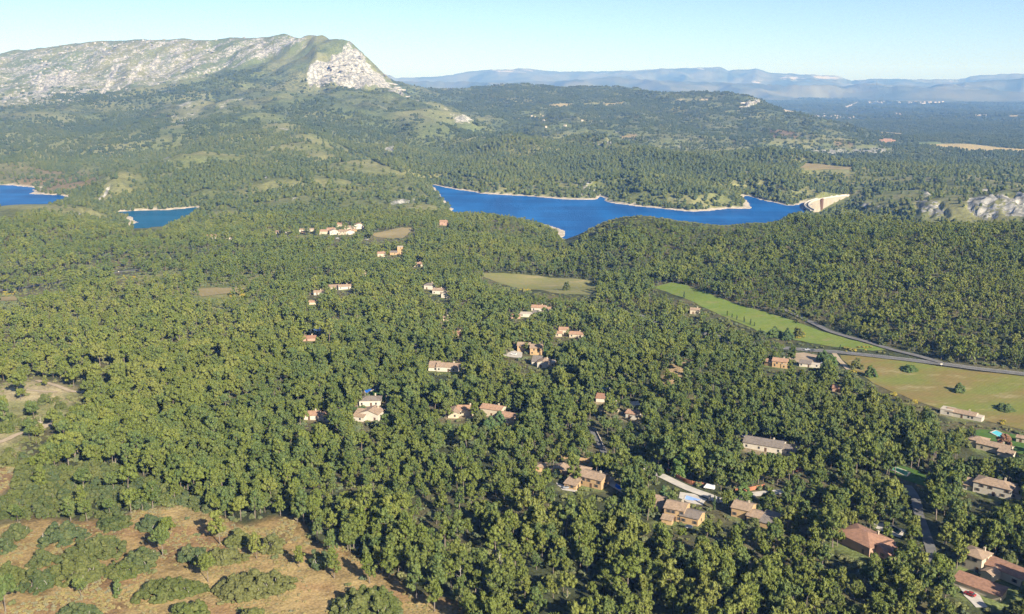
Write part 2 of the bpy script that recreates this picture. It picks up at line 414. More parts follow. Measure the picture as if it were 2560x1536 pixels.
def math_node(nt, op, a, b=None, clamp=False):
    n = nt.nodes.new('ShaderNodeMath'); n.operation = op; n.use_clamp = clamp
    for i, v in enumerate((a, b)):
        if v is None: continue
        if isinstance(v, (int, float)): n.inputs[i].default_value = v
        else: nt.links.new(v, n.inputs[i])
    return n.outputs[0]

def mix_col(nt, fac, a, b, blend='MIX'):
    n = nt.nodes.new('ShaderNodeMix'); n.data_type = 'RGBA'; n.blend_type = blend
    for s, v in ((n.inputs[0], fac), (n.inputs[6], a), (n.inputs[7], b)):
        if isinstance(v, (int, float)): s.default_value = v
        elif isinstance(v, tuple): s.default_value = v if len(v) == 4 else v + (1,)
        else: nt.links.new(v, s)
    return n.outputs[2]

def noise_node(nt, vec, scale, detail=3.0, rough=0.55):
    n = nt.nodes.new('ShaderNodeTexNoise'); n.inputs['Scale'].default_value = scale
    n.inputs['Detail'].default_value = detail; n.inputs['Roughness'].default_value = rough
    if vec is not None: nt.links.new(vec, n.inputs['Vector'])
    return n.outputs['Fac']

def map_range(nt, v, a, b, c=0.0, d=1.0, smooth=True):
    n = nt.nodes.new('ShaderNodeMapRange')
    if smooth: n.interpolation_type = 'SMOOTHSTEP'
    nt.links.new(v, n.inputs[0])
    n.inputs[1].default_value = a; n.inputs[2].default_value = b; n.inputs[3].default_value = c; n.inputs[4].default_value = d
    return n.outputs[0]

def bump(nt, bsdf, h, strength, dist=1.0):
    n = nt.nodes.new('ShaderNodeBump'); n.inputs['Strength'].default_value = strength; n.inputs['Distance'].default_value = dist
    nt.links.new(h, n.inputs['Height']); nt.links.new(n.outputs[0], bsdf.inputs['Normal'])

def simple_mat(name, col, col2=None, scale=0.6, rough=0.85, bump_s=0.0, spec=0.3):
    m, nt, b = new_mat(name)
    b.inputs['Roughness'].default_value = rough
    b.inputs['Specular IOR Level'].default_value = spec
    tc = N(nt, 'ShaderNodeTexCoord')
    f = noise_node(nt, tc.outputs['Object'], scale, 4)
    c2 = col2 or tuple(c * 0.72 for c in col)
    L(nt, mix_col(nt, map_range(nt, f, .3, .7), c2, col), b.inputs['Base Color'])
    if bump_s: bump(nt, b, f, bump_s, 0.1)
    return m

# terrain material
def terrain_material():
    m, nt, b = new_mat('terrain_soil_rock_scrub')
    b.inputs['Roughness'].default_value = 0.95; b.inputs['Specular IOR Level'].default_value = 0.1
    tc = N(nt, 'ShaderNodeTexCoord'); P = tc.outputs['Object']
    col = N(nt, 'ShaderNodeAttribute', attribute_name='ground_color').outputs['Color']
    rk = N(nt, 'ShaderNodeAttribute', attribute_name='rock').outputs['Fac']
    ff = N(nt, 'ShaderNodeAttribute', attribute_name='far_wood').outputs['Fac']
    nfine = noise_node(nt, P, 0.9, 3); nmid = noise_node(nt, P, 0.11, 4); nbig = noise_node(nt, P, 0.018, 4)
    v = math_node(nt, 'ADD', math_node(nt, 'MULTIPLY', map_range(nt, nfine, .3, .7), .55), math_node(nt, 'MULTIPLY', map_range(nt, nmid, .3, .7), .5))
    v = math_node(nt, 'ADD', math_node(nt, 'ADD', v, math_node(nt, 'MULTIPLY', nbig, .5)), 0.22)
    comb = N(nt, 'ShaderNodeCombineXYZ')
    for i in range(3): L(nt, v, comb.inputs[i])
    c = mix_col(nt, 1.0, col, comb.outputs[0], 'MULTIPLY')
    # scattered scrub and far trees
    vor = N(nt, 'ShaderNodeTexVoronoi'); vor.inputs['Scale'].default_value = 0.085; L(nt, P, vor.inputs['Vector'])
    wood_n = noise_node(nt, P, 0.006, 5, .6)
    thr = math_node(nt, 'ADD', math_node(nt, 'MULTIPLY', ff, 0.9), math_node(nt, 'MULTIPLY', math_node(nt, 'SUBTRACT', wood_n, .5), 1.1))
    spots = math_node(nt, 'MULTIPLY', map_range(nt, thr, .28, .62), map_range(nt, vor.outputs['Distance'], .35, .75, 1, .25))
    c = mix_col(nt, spots, c, (0.030, 0.045, 0.022))
    # rock, streaked along the dip of the beds
    sep = N(nt, 'ShaderNodeSeparateXYZ'); L(nt, P, sep.inputs[0])
    u = math_node(nt, 'SUBTRACT', sep.outputs[0], math_node(nt, 'MULTIPLY', sep.outputs[2], 1.7))
    cv = N(nt, 'ShaderNodeCombineXYZ'); L(nt, math_node(nt, 'MULTIPLY', u, .013), cv.inputs[0]); L(nt, math_node(nt, 'MULTIPLY', sep.outputs[1], .004), cv.inputs[1])
    L(nt, math_node(nt, 'MULTIPLY', sep.outputs[2], .003), cv.inputs[2])
    streak = noise_node(nt, cv.outputs[0], 1.0, 5, .62)
    blot = noise_node(nt, P, 0.022, 7, .72)
    blot2 = noise_node(nt, P, 0.085, 4, .7)
    nn = math_node(nt, 'ADD', math_node(nt, 'MULTIPLY', math_node(nt, 'SUBTRACT', streak, .5), 1.3), math_node(nt, 'ADD', math_node(nt, 'MULTIPLY', math_node(nt, 'SUBTRACT', blot, .5), 1.3), math_node(nt, 'MULTIPLY', math_node(nt, 'SUBTRACT', blot2, .5), 1.1)))
    rmask = map_range(nt, math_node(nt, 'ADD', rk, nn), .54, .60)
    rmask = math_node(nt, 'MULTIPLY', rmask, map_range(nt, rk, .05, .3))
    rn = noise_node(nt, P, 0.05, 6, .7)
    crk = N(nt, 'ShaderNodeTexVoronoi'); crk.feature = 'DISTANCE_TO_EDGE'; crk.inputs['Scale'].default_value = .045; L(nt, P, crk.inputs['Vector'])
    rn2 = math_node(nt, 'MULTIPLY', rn, map_range(nt, crk.outputs['Distance'], 0.0, .14, .72, 1.04))
    rc = mix_col(nt, map_range(nt, rn2, .34, .60), (0.15, 0.15, 0.135), (0.40, 0.385, 0.345))
    c = mix_col(nt, rmask, c, rc)
    L(nt, c, b.inputs['Base Color'])
    hh = math_node(nt, 'ADD', math_node(nt, 'MULTIPLY', rn, 9), math_node(nt, 'ADD', math_node(nt, 'MULTIPLY', nmid, 2.0), math_node(nt, 'MULTIPLY', nfine, .35)))
    hh = math_node(nt, 'ADD', hh, math_node(nt, 'MULTIPLY', math_node(nt, 'SUBTRACT', 1.0, vor.outputs['Distance']), math_node(nt, 'MULTIPLY', ff, 7)))
    bump(nt, b, hh, 0.22, 1.0)
    return m

# ground colours at the vertices (albedo only)
def lerp(a, b, f): return a + (b - a) * f[..., None]
C = lambda *v: np.array(v, float)
shape = Zf.shape
f1 = fbm(Xf / 130, Yf / 130, 4, 41); f2 = fbm(Xf / 38, Yf / 38, 3, 43); f3 = fbm(Xf / 700, Yf / 700, 3, 45)
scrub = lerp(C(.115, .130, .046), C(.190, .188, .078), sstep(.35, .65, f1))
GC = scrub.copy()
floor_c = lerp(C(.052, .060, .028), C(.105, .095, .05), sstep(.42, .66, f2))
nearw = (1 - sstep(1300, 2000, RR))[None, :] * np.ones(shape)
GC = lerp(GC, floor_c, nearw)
hillc = lerp(C(.112, .136, .056), C(.175, .176, .082), sstep(.35, .7, f1 * .6 + f3 * .4))
GC = lerp(GC, hillc, (sstep(2900, 3800, RR)[None, :] * np.ones(shape)))
plainc = lerp(C(.078, .10, .055), C(.13, .14, .075), sstep(.45, .7, f3))
isplain = sstep(4300, 5600, RR)[None, :] * (1 - sstep(25, 60, Zf)) * (PXf > 1250)
GC = lerp(GC, plainc, isplain)

clearing = [(-400, 1335), (0, 1317), (93, 1296), (207, 1306), (316, 1291), (336, 1278), (450, 1265), (492, 1278), (523, 1280), (611, 1317), (673, 1296), (745, 1296), (766, 1317),
            (776, 1363), (849, 1353), (880, 1389), (947, 1430), (983, 1436), (1030, 1482), (1139, 1503), (1165, 1536), (1185, 1750), (-400, 1750)]
scrub_left = [(-300, 975), (0, 962), (90, 950), (202, 978), (190, 1003), (165, 1045), (124, 1065), (60, 1100), (45, 1150), (0, 1170), (-300, 1190)]
soil_left = [(-200, 1180), (0, 1172), (62, 1164), (54, 1200), (0, 1236), (-200, 1260)]
def paint(poly, col, soft=6, rmin=0, rmax=1e9, amt=1.0):
    pa = np.array(poly, float)
    m = (PXf > pa[:, 0].min() - soft) & (PXf < pa[:, 0].max() + soft) & (PYf > pa[:, 1].min() - soft) & (PYf < pa[:, 1].max() + soft) & (RR[None, :] > rmin) & (RR[None, :] < rmax)
    d = poly_dist(PXf[m], PYf[m], poly); d = np.where(in_poly(PXf[m], PYf[m], poly), -d, d)
    w = amt * (1 - sstep(-soft, soft, d))
    cc = col if col.ndim == 1 else col[m]
    GC[m] = GC[m] + (cc - GC[m]) * w[:, None]
clear_c = lerp(C(.245, .175, .078), C(.29, .215, .098), sstep(.4, .6, f2))
clear_c = lerp(clear_c, C(.215, .13, .066), .75 * sstep(.50, .72, fbm(Xf / 26, Yf / 18, 4, 61)))
paint(clearing, clear_c, 10, 0, 600)
paint(scrub_left, lerp(C(.20, .195, .085), C(.32, .27, .155), sstep(.40, .60, f2)), 14, 0, 900)
paint(soil_left, C(.25, .165, .09), 8, 0, 700)
paint([(-300, 455), (0, 425), (120, 425), (245, 435), (250, 455), (190, 478), (100, 485), (60, 465), (0, 460), (-300, 465)], lerp(C(.20, .145, .08), C(.12, .12, .055), sstep(.4, .6, f1)), 10, 2200, 3200, .85)
for pl in ([(1915, 325), (1955, 315), (1985, 325), (1995, 345), (1930, 345)], [(2085, 355), (2105, 348), (2115, 365), (2090, 366)], [(1835, 350), (1850, 346), (1850, 362), (1838, 362)], [(2122, 356), (2132, 354), (2132, 366), (2122, 366)]):
    paint(pl, C(.26, .14, .085), 6, 3300, 4700, .5)
paint([(2000, 430), (2300, 440), (2760, 440), (2760, 485), (2400, 485), (2150, 480), (2100, 470)], lerp(C(.115, .13, .055), C(.19, .175, .085), sstep(.45, .65, f2)), 14, 1900, 2700, .8)
paint([(580, 700), (610, 660), (680, 690), (640, 780), (560, 800), (430, 760), (300, 720), (320, 690), (450, 690)], lerp(C(.13, .155, .05), C(.2, .19, .08), sstep(.4, .6, f2)), 18, 700, 1250, .8)
paint([(1690, 900), (1720, 870), (1735, 900), (1690, 960), (1640, 990), (1640, 960)], C(.34, .24, .13), 12, 560, 690, .8)
shore_w = ((SHORE > -25) & (SHORE < 1e8)) * (1 - sstep(9, 17, SHORE + (fbm(Xf / 60, Yf / 60, 3, 71) - .5) * 14))
GC = lerp(GC, C(.42, .37, .29), shore_w)
FW = np.zeros(shape)
FW += sstep(3200, 4200, RR)[None, :] * (0.50 - .55 * sstep(.3, .6, ROCK))
FW = np.where(isplain > .5, .95, FW)
FW *= 1 - sstep(250, 420, Zf) * .45
FW = np.clip(FW, 0, 1)

# ------------------------------------------------------------------ objects: helpers
ROOT = scene.collection

def tag(o, label=None, cat=None, group=None, kind=None):
    if label: o['label'] = label
    if cat: o['category'] = cat
    if group: o['group'] = group
    if kind: o['kind'] = kind
    return o

def link(o, parent=None):
    ROOT.objects.link(o)
    if parent is not None: o.parent = parent
    return o

def mesh_obj(name, me, mat=None, parent=None, loc=None):
    o = bpy.data.objects.new(name, me)
    if mat is not None and not me.materials: me.materials.append(mat)
    if loc is not None: o.location = loc
    return link(o, parent)

def empty(name, loc=(0, 0, 0), rz=0.0):
    o = bpy.data.objects.new(name, None); o.location = loc; o.rotation_euler = (0, 0, rz); o.empty_display_size = 1
    return link(o)

def np_mesh(name, verts, faces=None, loops=None, starts=None, smooth=False):
    """fast mesh from arrays: faces (n, k) all of the same size"""
    me = bpy.data.meshes.new(name)
    verts = np.asarray(verts, np.float32)
    faces = np.asarray(faces, np.int32)
    me.vertices.add(len(verts)); me.vertices.foreach_set('co', verts.ravel())
    k = faces.shape[1]
    me.loops.add(faces.size); me.loops.foreach_set('vertex_index', faces.ravel())
    me.polygons.add(len(faces))
    me.polygons.foreach_set('loop_start', np.arange(0, faces.size, k, dtype=np.int32))
    me.polygons.foreach_set('loop_total', np.full(len(faces), k, np.int32))
    if smooth: me.polygons.foreach_set('use_smooth', np.ones(len(faces), bool))
    me.update(calc_edges=True)
    return me

# ------------------------------------------------------------------ terrain mesh
Xa = np.sin(AZ)[:, None] * RR[None, :]; Ya = np.cos(AZ)[:, None] * RR[None, :]
V = np.stack([Xa, Ya, Z], -1).reshape(-1, 3)
ia = np.arange(nA); ib = (ia + 1) % nA; jj = np.arange(nR - 1)
q = np.stack([ia[:, None] * nR + jj, ia[:, None] * nR + jj + 1, ib[:, None] * nR + jj + 1, ib[:, None] * nR + jj], -1).reshape(-1, 4)
hub = np.arange(nA) * nR
me = np_mesh('terrain', V, q, smooth=True)
def padded(a, fill):
    out = np.empty((nA, nR) + a.shape[2:]); out[:nF] = a; out[nF:] = fill
    return out
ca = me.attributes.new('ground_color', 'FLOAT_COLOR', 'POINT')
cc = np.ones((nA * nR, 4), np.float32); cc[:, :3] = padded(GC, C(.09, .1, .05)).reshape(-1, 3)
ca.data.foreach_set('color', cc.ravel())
for nm, arr in (('rock', ROCK), ('far_wood', FW)):
    at = me.attributes.new(nm, 'FLOAT', 'POINT'); at.data.foreach_set('value', padded(arr, 0).astype(np.float32).ravel())
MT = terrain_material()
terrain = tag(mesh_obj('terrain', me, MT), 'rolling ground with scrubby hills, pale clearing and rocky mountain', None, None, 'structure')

# ------------------------------------------------------------------ water
def water_material(name, deep, shallow, rough=.2):
    m, nt, b = new_mat(name)
    tc = N(nt, 'ShaderNodeTexCoord'); P = tc.outputs['Object']
    mp = N(nt, 'ShaderNodeMapping'); mp.inputs['Scale'].default_value = (1, .35, 1); L(nt, P, mp.inputs[0])
    big = noise_node(nt, mp.outputs[0], .012, 3)
    mp2 = N(nt, 'ShaderNodeMapping'); mp2.inputs['Rotation'].default_value = (0, 0, .35); mp2.inputs['Scale'].default_value = (.25, 2.2, 1); L(nt, P, mp2.inputs[0])
    strk = noise_node(nt, mp2.outputs[0], .010, 5, .6)
    L(nt, mix_col(nt, map_range(nt, math_node(nt, 'ADD', math_node(nt, 'MULTIPLY', big, .5), math_node(nt, 'MULTIPLY', strk, .5)), .40, .62), deep, shallow), b.inputs['Base Color'])
    b.inputs['Roughness'].default_value = rough; b.inputs['IOR'].default_value = 1.33
    b.inputs['Specular IOR Level'].default_value = 0.006
    w1 = noise_node(nt, P, .35, 4, .6); w2 = noise_node(nt, P, .06, 3)
    bump(nt, b, math_node(nt, 'ADD', math_node(nt, 'MULTIPLY', w1, .6), w2), .5, 1.0)
    return m
MW = water_material('lake_water', (0.002, 0.062, 0.22), (0.006, 0.105, 0.33))
MW2 = water_material('cove_water', (0.004, 0.075, 0.155), (0.006, 0.09, 0.18))
def water_sheet(name, poly, mat, label):
    pa = np.array(poly); x0, y0 = pa.min(0) - 25; x1, y1 = pa.max(0) + 25
    near = (SHORE < 13) & (Xf > x0) & (Xf < x1) & (Yf > y0) & (Yf < y1)
    cell = near[:-1, :-1] | near[1:, :-1] | near[:-1, 1:] | near[1:, 1:]
    ci, cj = np.nonzero(cell)
    fc = np.stack([ci * nR + cj, ci * nR + cj + 1, (ci + 1) * nR + cj + 1, (ci + 1) * nR + cj], -1)
    used, inv = np.unique(fc.ravel(), return_inverse=True)
    vv = V[used].copy(); vv[:, 2] = 0
    me = np_mesh(name, vv, inv.reshape(-1, 4))
    return tag(mesh_obj(name, me, mat), label, None, None, 'structure')
water_sheet('lake_water', lakes[0], MW, 'deep blue reservoir lake winding below the mountain')
water_sheet('lake_water', lakes[1], MW, 'blue arm of the lake cut by the frame edge')
water_sheet('lake_water', lakes[2], MW2, 'teal cove of the lake with a pale sandy beach')

# ------------------------------------------------------------------ far ranges
def range_material():
    m, nt, b = new_mat('far_range')
    b.inputs['Roughness'].default_value = 1; b.inputs['Specular IOR Level'].default_value = 0
    tc = N(nt, 'ShaderNodeTexCoord'); P = tc.outputs['Object']
    rk = N(nt, 'ShaderNodeAttribute', attribute_name='rock').outputs['Fac']
    n = noise_node(nt, P, .0045, 6, .7)
    c = mix_col(nt, map_range(nt, noise_node(nt, P, .0012, 5), .35, .65), (.07, .085, .05), (.15, .15, .09))
    c = mix_col(nt, map_range(nt, math_node(nt, 'ADD', rk, math_node(nt, 'MULTIPLY', math_node(nt, 'SUBTRACT', n, .5), 2.2)), .45, .75), c, (.40, .37, .33))
    L(nt, c, b.inputs['Base Color'])
    return m
MR = range_material()
def far_range(label, crest, r0, depth, seed, rocks=()):
    pxs = np.linspace(crest[0][0], crest[-1][0], 460)
    pys = np.interp(pxs, [c[0] for c in crest], [c[1] for c in crest])
    pys += (fbm(pxs / 18, pxs * 0, 4, seed) - .5) * 5
    ts = np.concatenate([np.linspace(-1, 0, 34), np.linspace(0, 1, 12)[1:]])
    x, y, zc = pix_at(pxs, pys, r0)
    x, y = x / r0, y / r0
    rr = r0 + np.where(ts < 0, ts * depth, ts * depth * .7)
    X = x[:, None] * rr; Y = y[:, None] * rr
    prof = np.where(ts < 0, (1 + ts) ** 1.5, (1 - ts) ** 1.2)
    nz = 1 - np.abs(2 * fbm(X / 1500, Y / 3500, 4, seed + 5) - 1)
    Zr = zc[:, None] * prof[None, :] + (nz - .75) * 420 * np.sin(np.pi * np.clip(prof, 0, 1))[None, :]
    Zr[:, [0, -1]] = -30
    n, k = X.shape
    vv = np.stack([X, Y, Zr], -1).reshape(-1, 3)
    i = np.arange(n - 1)[:, None]; j = np.arange(k - 1)[None, :]
    fc = np.stack([i * k + j, (i + 1) * k + j, (i + 1) * k + j + 1, i * k + j + 1], -1).reshape(-1, 4)
    me = np_mesh('far_hills', vv, fc, smooth=True)
    rk = np.zeros((n, k))
    PX, PY = project(X, Y, Zr)
    for (ax, ay, bx, by, v) in rocks:
        rk = np.maximum(rk, v * np.exp(-((PX - (ax + bx) / 2) / ((bx - ax) * .42)) ** 2 - ((PY - (ay + by) / 2) / ((by - ay) * .42)) ** 2))
    at = me.attributes.new('rock', 'FLOAT', 'POINT'); at.data.foreach_set('value', rk.astype(np.float32).ravel())
    return tag(mesh_obj('far_hills', me, MR), label, None, None, 'structure')
far_range('pale far mountain range on the horizon with white limestone bands',
    [(700, 200), (900, 199), (957, 193), (973, 188), (988, 195), (1066, 192), (1130, 188), (1143, 183), (1169, 180), (1240, 174), (1321, 171), (1383, 180), (1435, 180), (1539, 178), (1642, 173), (1720, 170),
     (1797, 168), (1823, 176), (1891, 173), (1927, 184), (1968, 184), (2025, 187), (2087, 190), (2129, 201), (2160, 199), (2212, 197), (2289, 199), (2393, 199), (2434, 191), (2470, 187), (2538, 185), (2700, 186), (2900, 195)],
    23500, 5200, 101, [(1150, 168, 1400, 186, .6), (1680, 165, 1830, 178, .55), (1930, 184, 2030, 206, .7), (2010, 184, 2120, 202, .85), (1860, 198, 1925, 212, .7), (2100, 194, 2200, 215, .5), (2340, 193, 2430, 212, .5), (1440, 178, 1640, 188, .45)])
far_range('nearer blue foothills in front of the pale far range',
    [(800, 214), (960, 205), (1100, 203), (1200, 207), (1383, 204), (1461, 199), (1539, 192), (1590, 197), (1694, 204), (1798, 210), (1901, 213), (2000, 216), (2100, 217), (2180, 212), (2230, 216), (2315, 218), (2419, 207), (2500, 201), (2560, 197), (2700, 195), (2900, 205)],
    17500, 3600, 131, [(2380, 200, 2440, 225, .4)])

# ------------------------------------------------------------------ foliage materials and tree shapes
def foliage_mat(name, a, b_, c_, rough=.75):
    m, nt, b = new_mat(name)
    b.inputs['Roughness'].default_value = rough; b.inputs['Specular IOR Level'].default_value = .18
    oi = N(nt, 'ShaderNodeObjectInfo'); geo = N(nt, 'ShaderNodeNewGeometry')
    big = noise_node(nt, geo.outputs['Position'], .004, 3)
    fine = noise_node(nt, geo.outputs['Position'], .35, 2)
    f = math_node(nt, 'ADD', math_node(nt, 'MULTIPLY', oi.outputs['Random'], .62), math_node(nt, 'MULTIPLY', map_range(nt, big, .35, .65), .38))
    rp = N(nt, 'ShaderNodeValToRGB'); L(nt, f, rp.inputs[0]); e_ = rp.color_ramp.elements
    mid_ = tuple((x + y) / 2 for x, y in zip(a, b_)); cool = (mid_[0] * .80, mid_[1] * .95, mid_[2] * 1.35); warm = (b_[0] * 1.04, b_[1] * .99, b_[2] * 1.1)
    e_[0].position = .08; e_[0].color = a + (1,); e_[1].position = .95; e_[1].color = warm + (1,)
    for p_, c3 in ((.32, cool), (.5, mid_), (.66, (mid_[0] * 1.0, mid_[1] * 1.06, mid_[2] * .9)), (.8, b_)):
        q_ = e_.new(p_); q_.color = tuple(c3) + (1,)
    c = rp.outputs[0]
    c = mix_col(nt, math_node(nt, 'MULTIPLY', map_range(nt, fine, .45, .7), .55), c, c_)
    L(nt, c, b.inputs['Base Color'])
    return m
M_PINE = foliage_mat('pine_needles', (.060, .086, .019), (.140, .158, .034), (.156, .174, .048))
M_DISTP = foliage_mat('distant_needles', (.036, .052, .019), (.076, .092, .030), (.09, .104, .036))
M_FARP = foliage_mat('far_needles', (.042, .060, .018), (.096, .110, .030), (.115, .125, .040))
M_OAK = foliage_mat('oak_leaves', (.048, .066, .018), (.092, .102, .031), (.13, .134, .045))
M_GREEN = foliage_mat('garden_leaves', (.050, .085, .024), (.082, .118, .034), (.11, .14, .045))
M_DARK = foliage_mat('cypress_leaves', (.030, .050, .020), (.045, .065, .026), (.06, .08, .03))
M_SCRUB = foliage_mat('scrub_leaves', (.085, .105, .035), (.150, .155, .060), (.17, .17, .08))
M_BROOM = foliage_mat('broom_flowers', (.24, .19, .03), (.32, .25, .04), (.13, .15, .04))
M_RED = foliage_mat('dry_leaves', (.16, .085, .05), (.20, .11, .06), (.22, .13, .08))
M_BARK = simple_mat('bark', (.23, .19, .15), (.12, .095, .075), 2.0, .95)
M_DEAD = simple_mat('dead_wood', (.42, .38, .34), (.28, .25, .22), 2.0, .95)

ICO_V, ICO_F = None, None
def _ico():
    global ICO_V, ICO_F
    bm = bmesh.new(); bmesh.ops.create_icosphere(bm, subdivisions=2, radius=1)
    ICO_V = np.array([v.co[:] for v in bm.verts]); ICO_F = np.array([[v.index for v in f.verts] for f in bm.faces]); bm.free()
_ico()
bm_ = bmesh.new(); bmesh.ops.create_icosphere(bm_, subdivisions=1, radius=1)
ICO1_V = np.array([v.co[:] for v in bm_.verts]); ICO1_F = np.array([[v.index for v in f.verts] for f in bm_.faces]); bm_.free()

def tube(path, radii, sides=6):
    vs_, fs = [], []
    for k, (p, r) in enumerate(zip(path, radii)):
        p = Vector(p)
        d = (Vector(path[min(k + 1, len(path) - 1)]) - Vector(path[max(k - 1, 0)])).normalized()
        a = d.orthogonal().normalized(); b = d.cross(a)
        for s in range(sides):
            t = 2 * math.pi * s / sides
            vs_.append(tuple(p + (a * math.cos(t) + b * math.sin(t)) * r))
        if k:
            for s in range(sides):
                o = (k - 1) * sides
                fs.append((o + s, o + (s + 1) % sides, o + sides + (s + 1) % sides, o + sides + s))
    return vs_, fs

def clump_cloud(g, centers, radii, blades, blade_len, up=0.35, core=.9, flat=.85, fine=True):
    """leaf clumps: a rough core with leaf-sized blades standing on it"""
    Vs, Fs, n = [], [], 0
    for c, r in zip(centers, radii):
        if core > 0:
            IV, IF = (ICO_V, ICO_F) if fine else (ICO1_V, ICO1_F)
            v = IV * (core * r * (1 + g.uniform(-.42, .2, (len(IV), 1)))) * (1, 1, flat) + c
            Vs.append(v); Fs.append(IF + n); n += len(v)
        nb = max(5, int(blades * (r ** 1.3)))
        d = g.normal(size=(nb, 3)); d[:, 2] += .25; d /= np.linalg.norm(d, axis=1)[:, None]
        base = c + d * r * np.array((1, 1, flat)) * g.uniform(.70, .98, (nb, 1))
        grow_ = d + g.normal(scale=.45, size=(nb, 3)); grow_[:, 2] += up
        grow_ -= d * (np.sum(grow_ * d, 1) * .78)[:, None]
        grow_ /= np.linalg.norm(grow_, axis=1)[:, None]
        side = np.cross(d + g.normal(scale=.35, size=(nb, 3)), grow_); side /= (np.linalg.norm(side, axis=1)[:, None] + 1e-6)
        ln = blade_len * g.uniform(.65, 1.3, (nb, 1)); wd = ln * .36
        tri = np.stack([base - side * wd, base + side * wd, base + grow_ * ln], 1)
        Vs.append(tri.reshape(-1, 3)); Fs.append(np.arange(nb * 3).reshape(-1, 3) + n); n += nb * 3
    return np.concatenate(Vs), np.concatenate(Fs)

def pine_parts(seed, h, rad, style, lod=0):
    """Aleppo pine: leaning trunk, rising limbs, tufted crown. style: 0 rounded cone, 1 umbrella, 2 ragged"""
    g = np.random.default_rng(seed)
    lean = g.normal(scale=.05 * h, size=2)
    def axis(t): return np.array([lean[0] * t * t + .02 * h * math.sin(3 * t + seed), lean[1] * t * t + .02 * h * math.cos(2.4 * t + seed), h * t])
    base_t = {0: .30, 1: .55, 2: .38}[style]
    tr = .028 * h * .55
    path = [axis(t) for t in np.linspace(0, .93, 6)]
    path[0] = path[0] - np.array((0, 0, .6))
    tv, tf = tube(path, [tr * q for q in (1.25, 1, .85, .7, .5, .22)], 6 if lod == 0 else 4)
    nl = {0: 13, 1: 11, 2: 9}[style] if lod == 0 else 8
    cen, rad_ = [], []
    for k in range(nl):
        u = (k + .5) / nl
        t0 = base_t * .85 + (0.93 - base_t * .85) * u
        if style == 0: reach = rad * (1.06 - .78 * u ** 1.25) * g.uniform(.78, 1.12)
        elif style == 1: reach = rad * (1.05 - .38 * u)
        else: reach = rad * g.uniform(.55, 1.1) * (1.05 - .4 * u)
        ang = k * 2.4 + g.uniform(-.5, .5)
        rise = h * ({0: .10, 1: .13, 2: .12}[style]) * (1.15 - u)
        p0 = axis(t0); d = np.array([math.cos(ang), math.sin(ang), 0])
        p1 = p0 + d * reach * .6 + (0, 0, rise * .55); p2 = p0 + d * reach + (0, 0, rise)
        if lod == 0:
            v, f = tube([p0, p1, p2], [tr * .38, tr * .25, tr * .1], 4)
            o = len(tv); tv += v; tf += [tuple(i + o for i in q_) for q_ in f]
        ncl = 5 if lod == 0 else 3
        for w in np.linspace(.35, 1.0, ncl):
            c = p0 + (p2 - p0) * w + g.normal(scale=.42, size=3)
            cen.append(c + (0, 0, .25 * w)); rad_.append(rad * (g.uniform(.14, .27) if lod == 0 else g.uniform(.18, .31)) * (1.15 - .35 * u))
        if lod == 0 and g.random() < .7:
            side_ = np.array([-d[1], d[0], 0]) * g.choice([-1, 1]) * reach * .4
            cen.append(p0 + (p2 - p0) * .75 + side_ + (0, 0, g.uniform(-.2, .5))); rad_.append(rad * g.uniform(.2, .3))
    top = axis(1.0)
    for k in range(4 if lod == 0 else 2):
        cen.append(top + g.normal(scale=.5, size=3) * (1, 1, .6) - (0, 0, .25 * rad)); rad_.append(rad * g.uniform(.22, .34))
    cv, cf = clump_cloud(g, cen, rad_, 30 if lod == 0 else 10, .66 if lod == 0 else .95, up=1.1, flat=1.15, fine=False)
    return (tv, tf), (cv, cf)

def quad_tri_mesh(name, v, f):
    me = bpy.data.meshes.new(name); me.from_pydata([tuple(q) for q in v], [], [tuple(q) for q in f]); me.update()
    return me

def combo_mesh(name, trunk, crown, mt, mc):
    tv, tf = trunk; cv, cf = crown
    n = len(tv)
    me = bpy.data.meshes.new(name)
    me.from_pydata([tuple(q) for q in tv] + [tuple(q) for q in cv], [], [tuple(q) for q in tf] + [tuple(int(i) + n for i in q) for q in cf])
    me.materials.append(mt); me.materials.append(mc)
    mi = np.zeros(len(tf) + len(cf), np.int32); mi[len(tf):] = 1
    me.polygons.foreach_set('material_index', mi); me.update()
    return me

PINES = []          # (trunk mesh, crown mesh, height, radius)
for k, (st, h, rd) in enumerate([(0, 13, 2.9), (0, 12, 2.6), (0, 14, 3.0), (0, 11, 2.5), (1, 11.5, 3.5), (1, 12.5, 3.8), (2, 12.5, 3.2), (2, 13.5, 3.4), (0, 12.5, 3.1), (1, 10.5, 3.2)]):
    T_, C_ = pine_parts(200 + k, h, rd, st)
    mt = quad_tri_mesh('pine_trunk', *T_); mt.materials.append(M_BARK)
    mc = quad_tri_mesh('pine_crown', *C_); mc.materials.append(M_PINE)
    PINES.append((mt, mc, combo_mesh('pine', T_, C_, M_BARK, M_PINE), h, rd, st))
PINES_MID = []
for k, (st, h, rd) in enumerate([(0, 12.5, 3.0), (0, 11.5, 2.8), (1, 11.5, 3.6), (2, 12.5, 3.3), (1, 10.5, 3.3), (0, 13.5, 3.1)]):
    T_, C_ = pine_parts(300 + k, h, rd, st, 1)
    PINES_MID.append(combo_mesh('pine_mid', T_, C_, M_BARK, M_PINE))

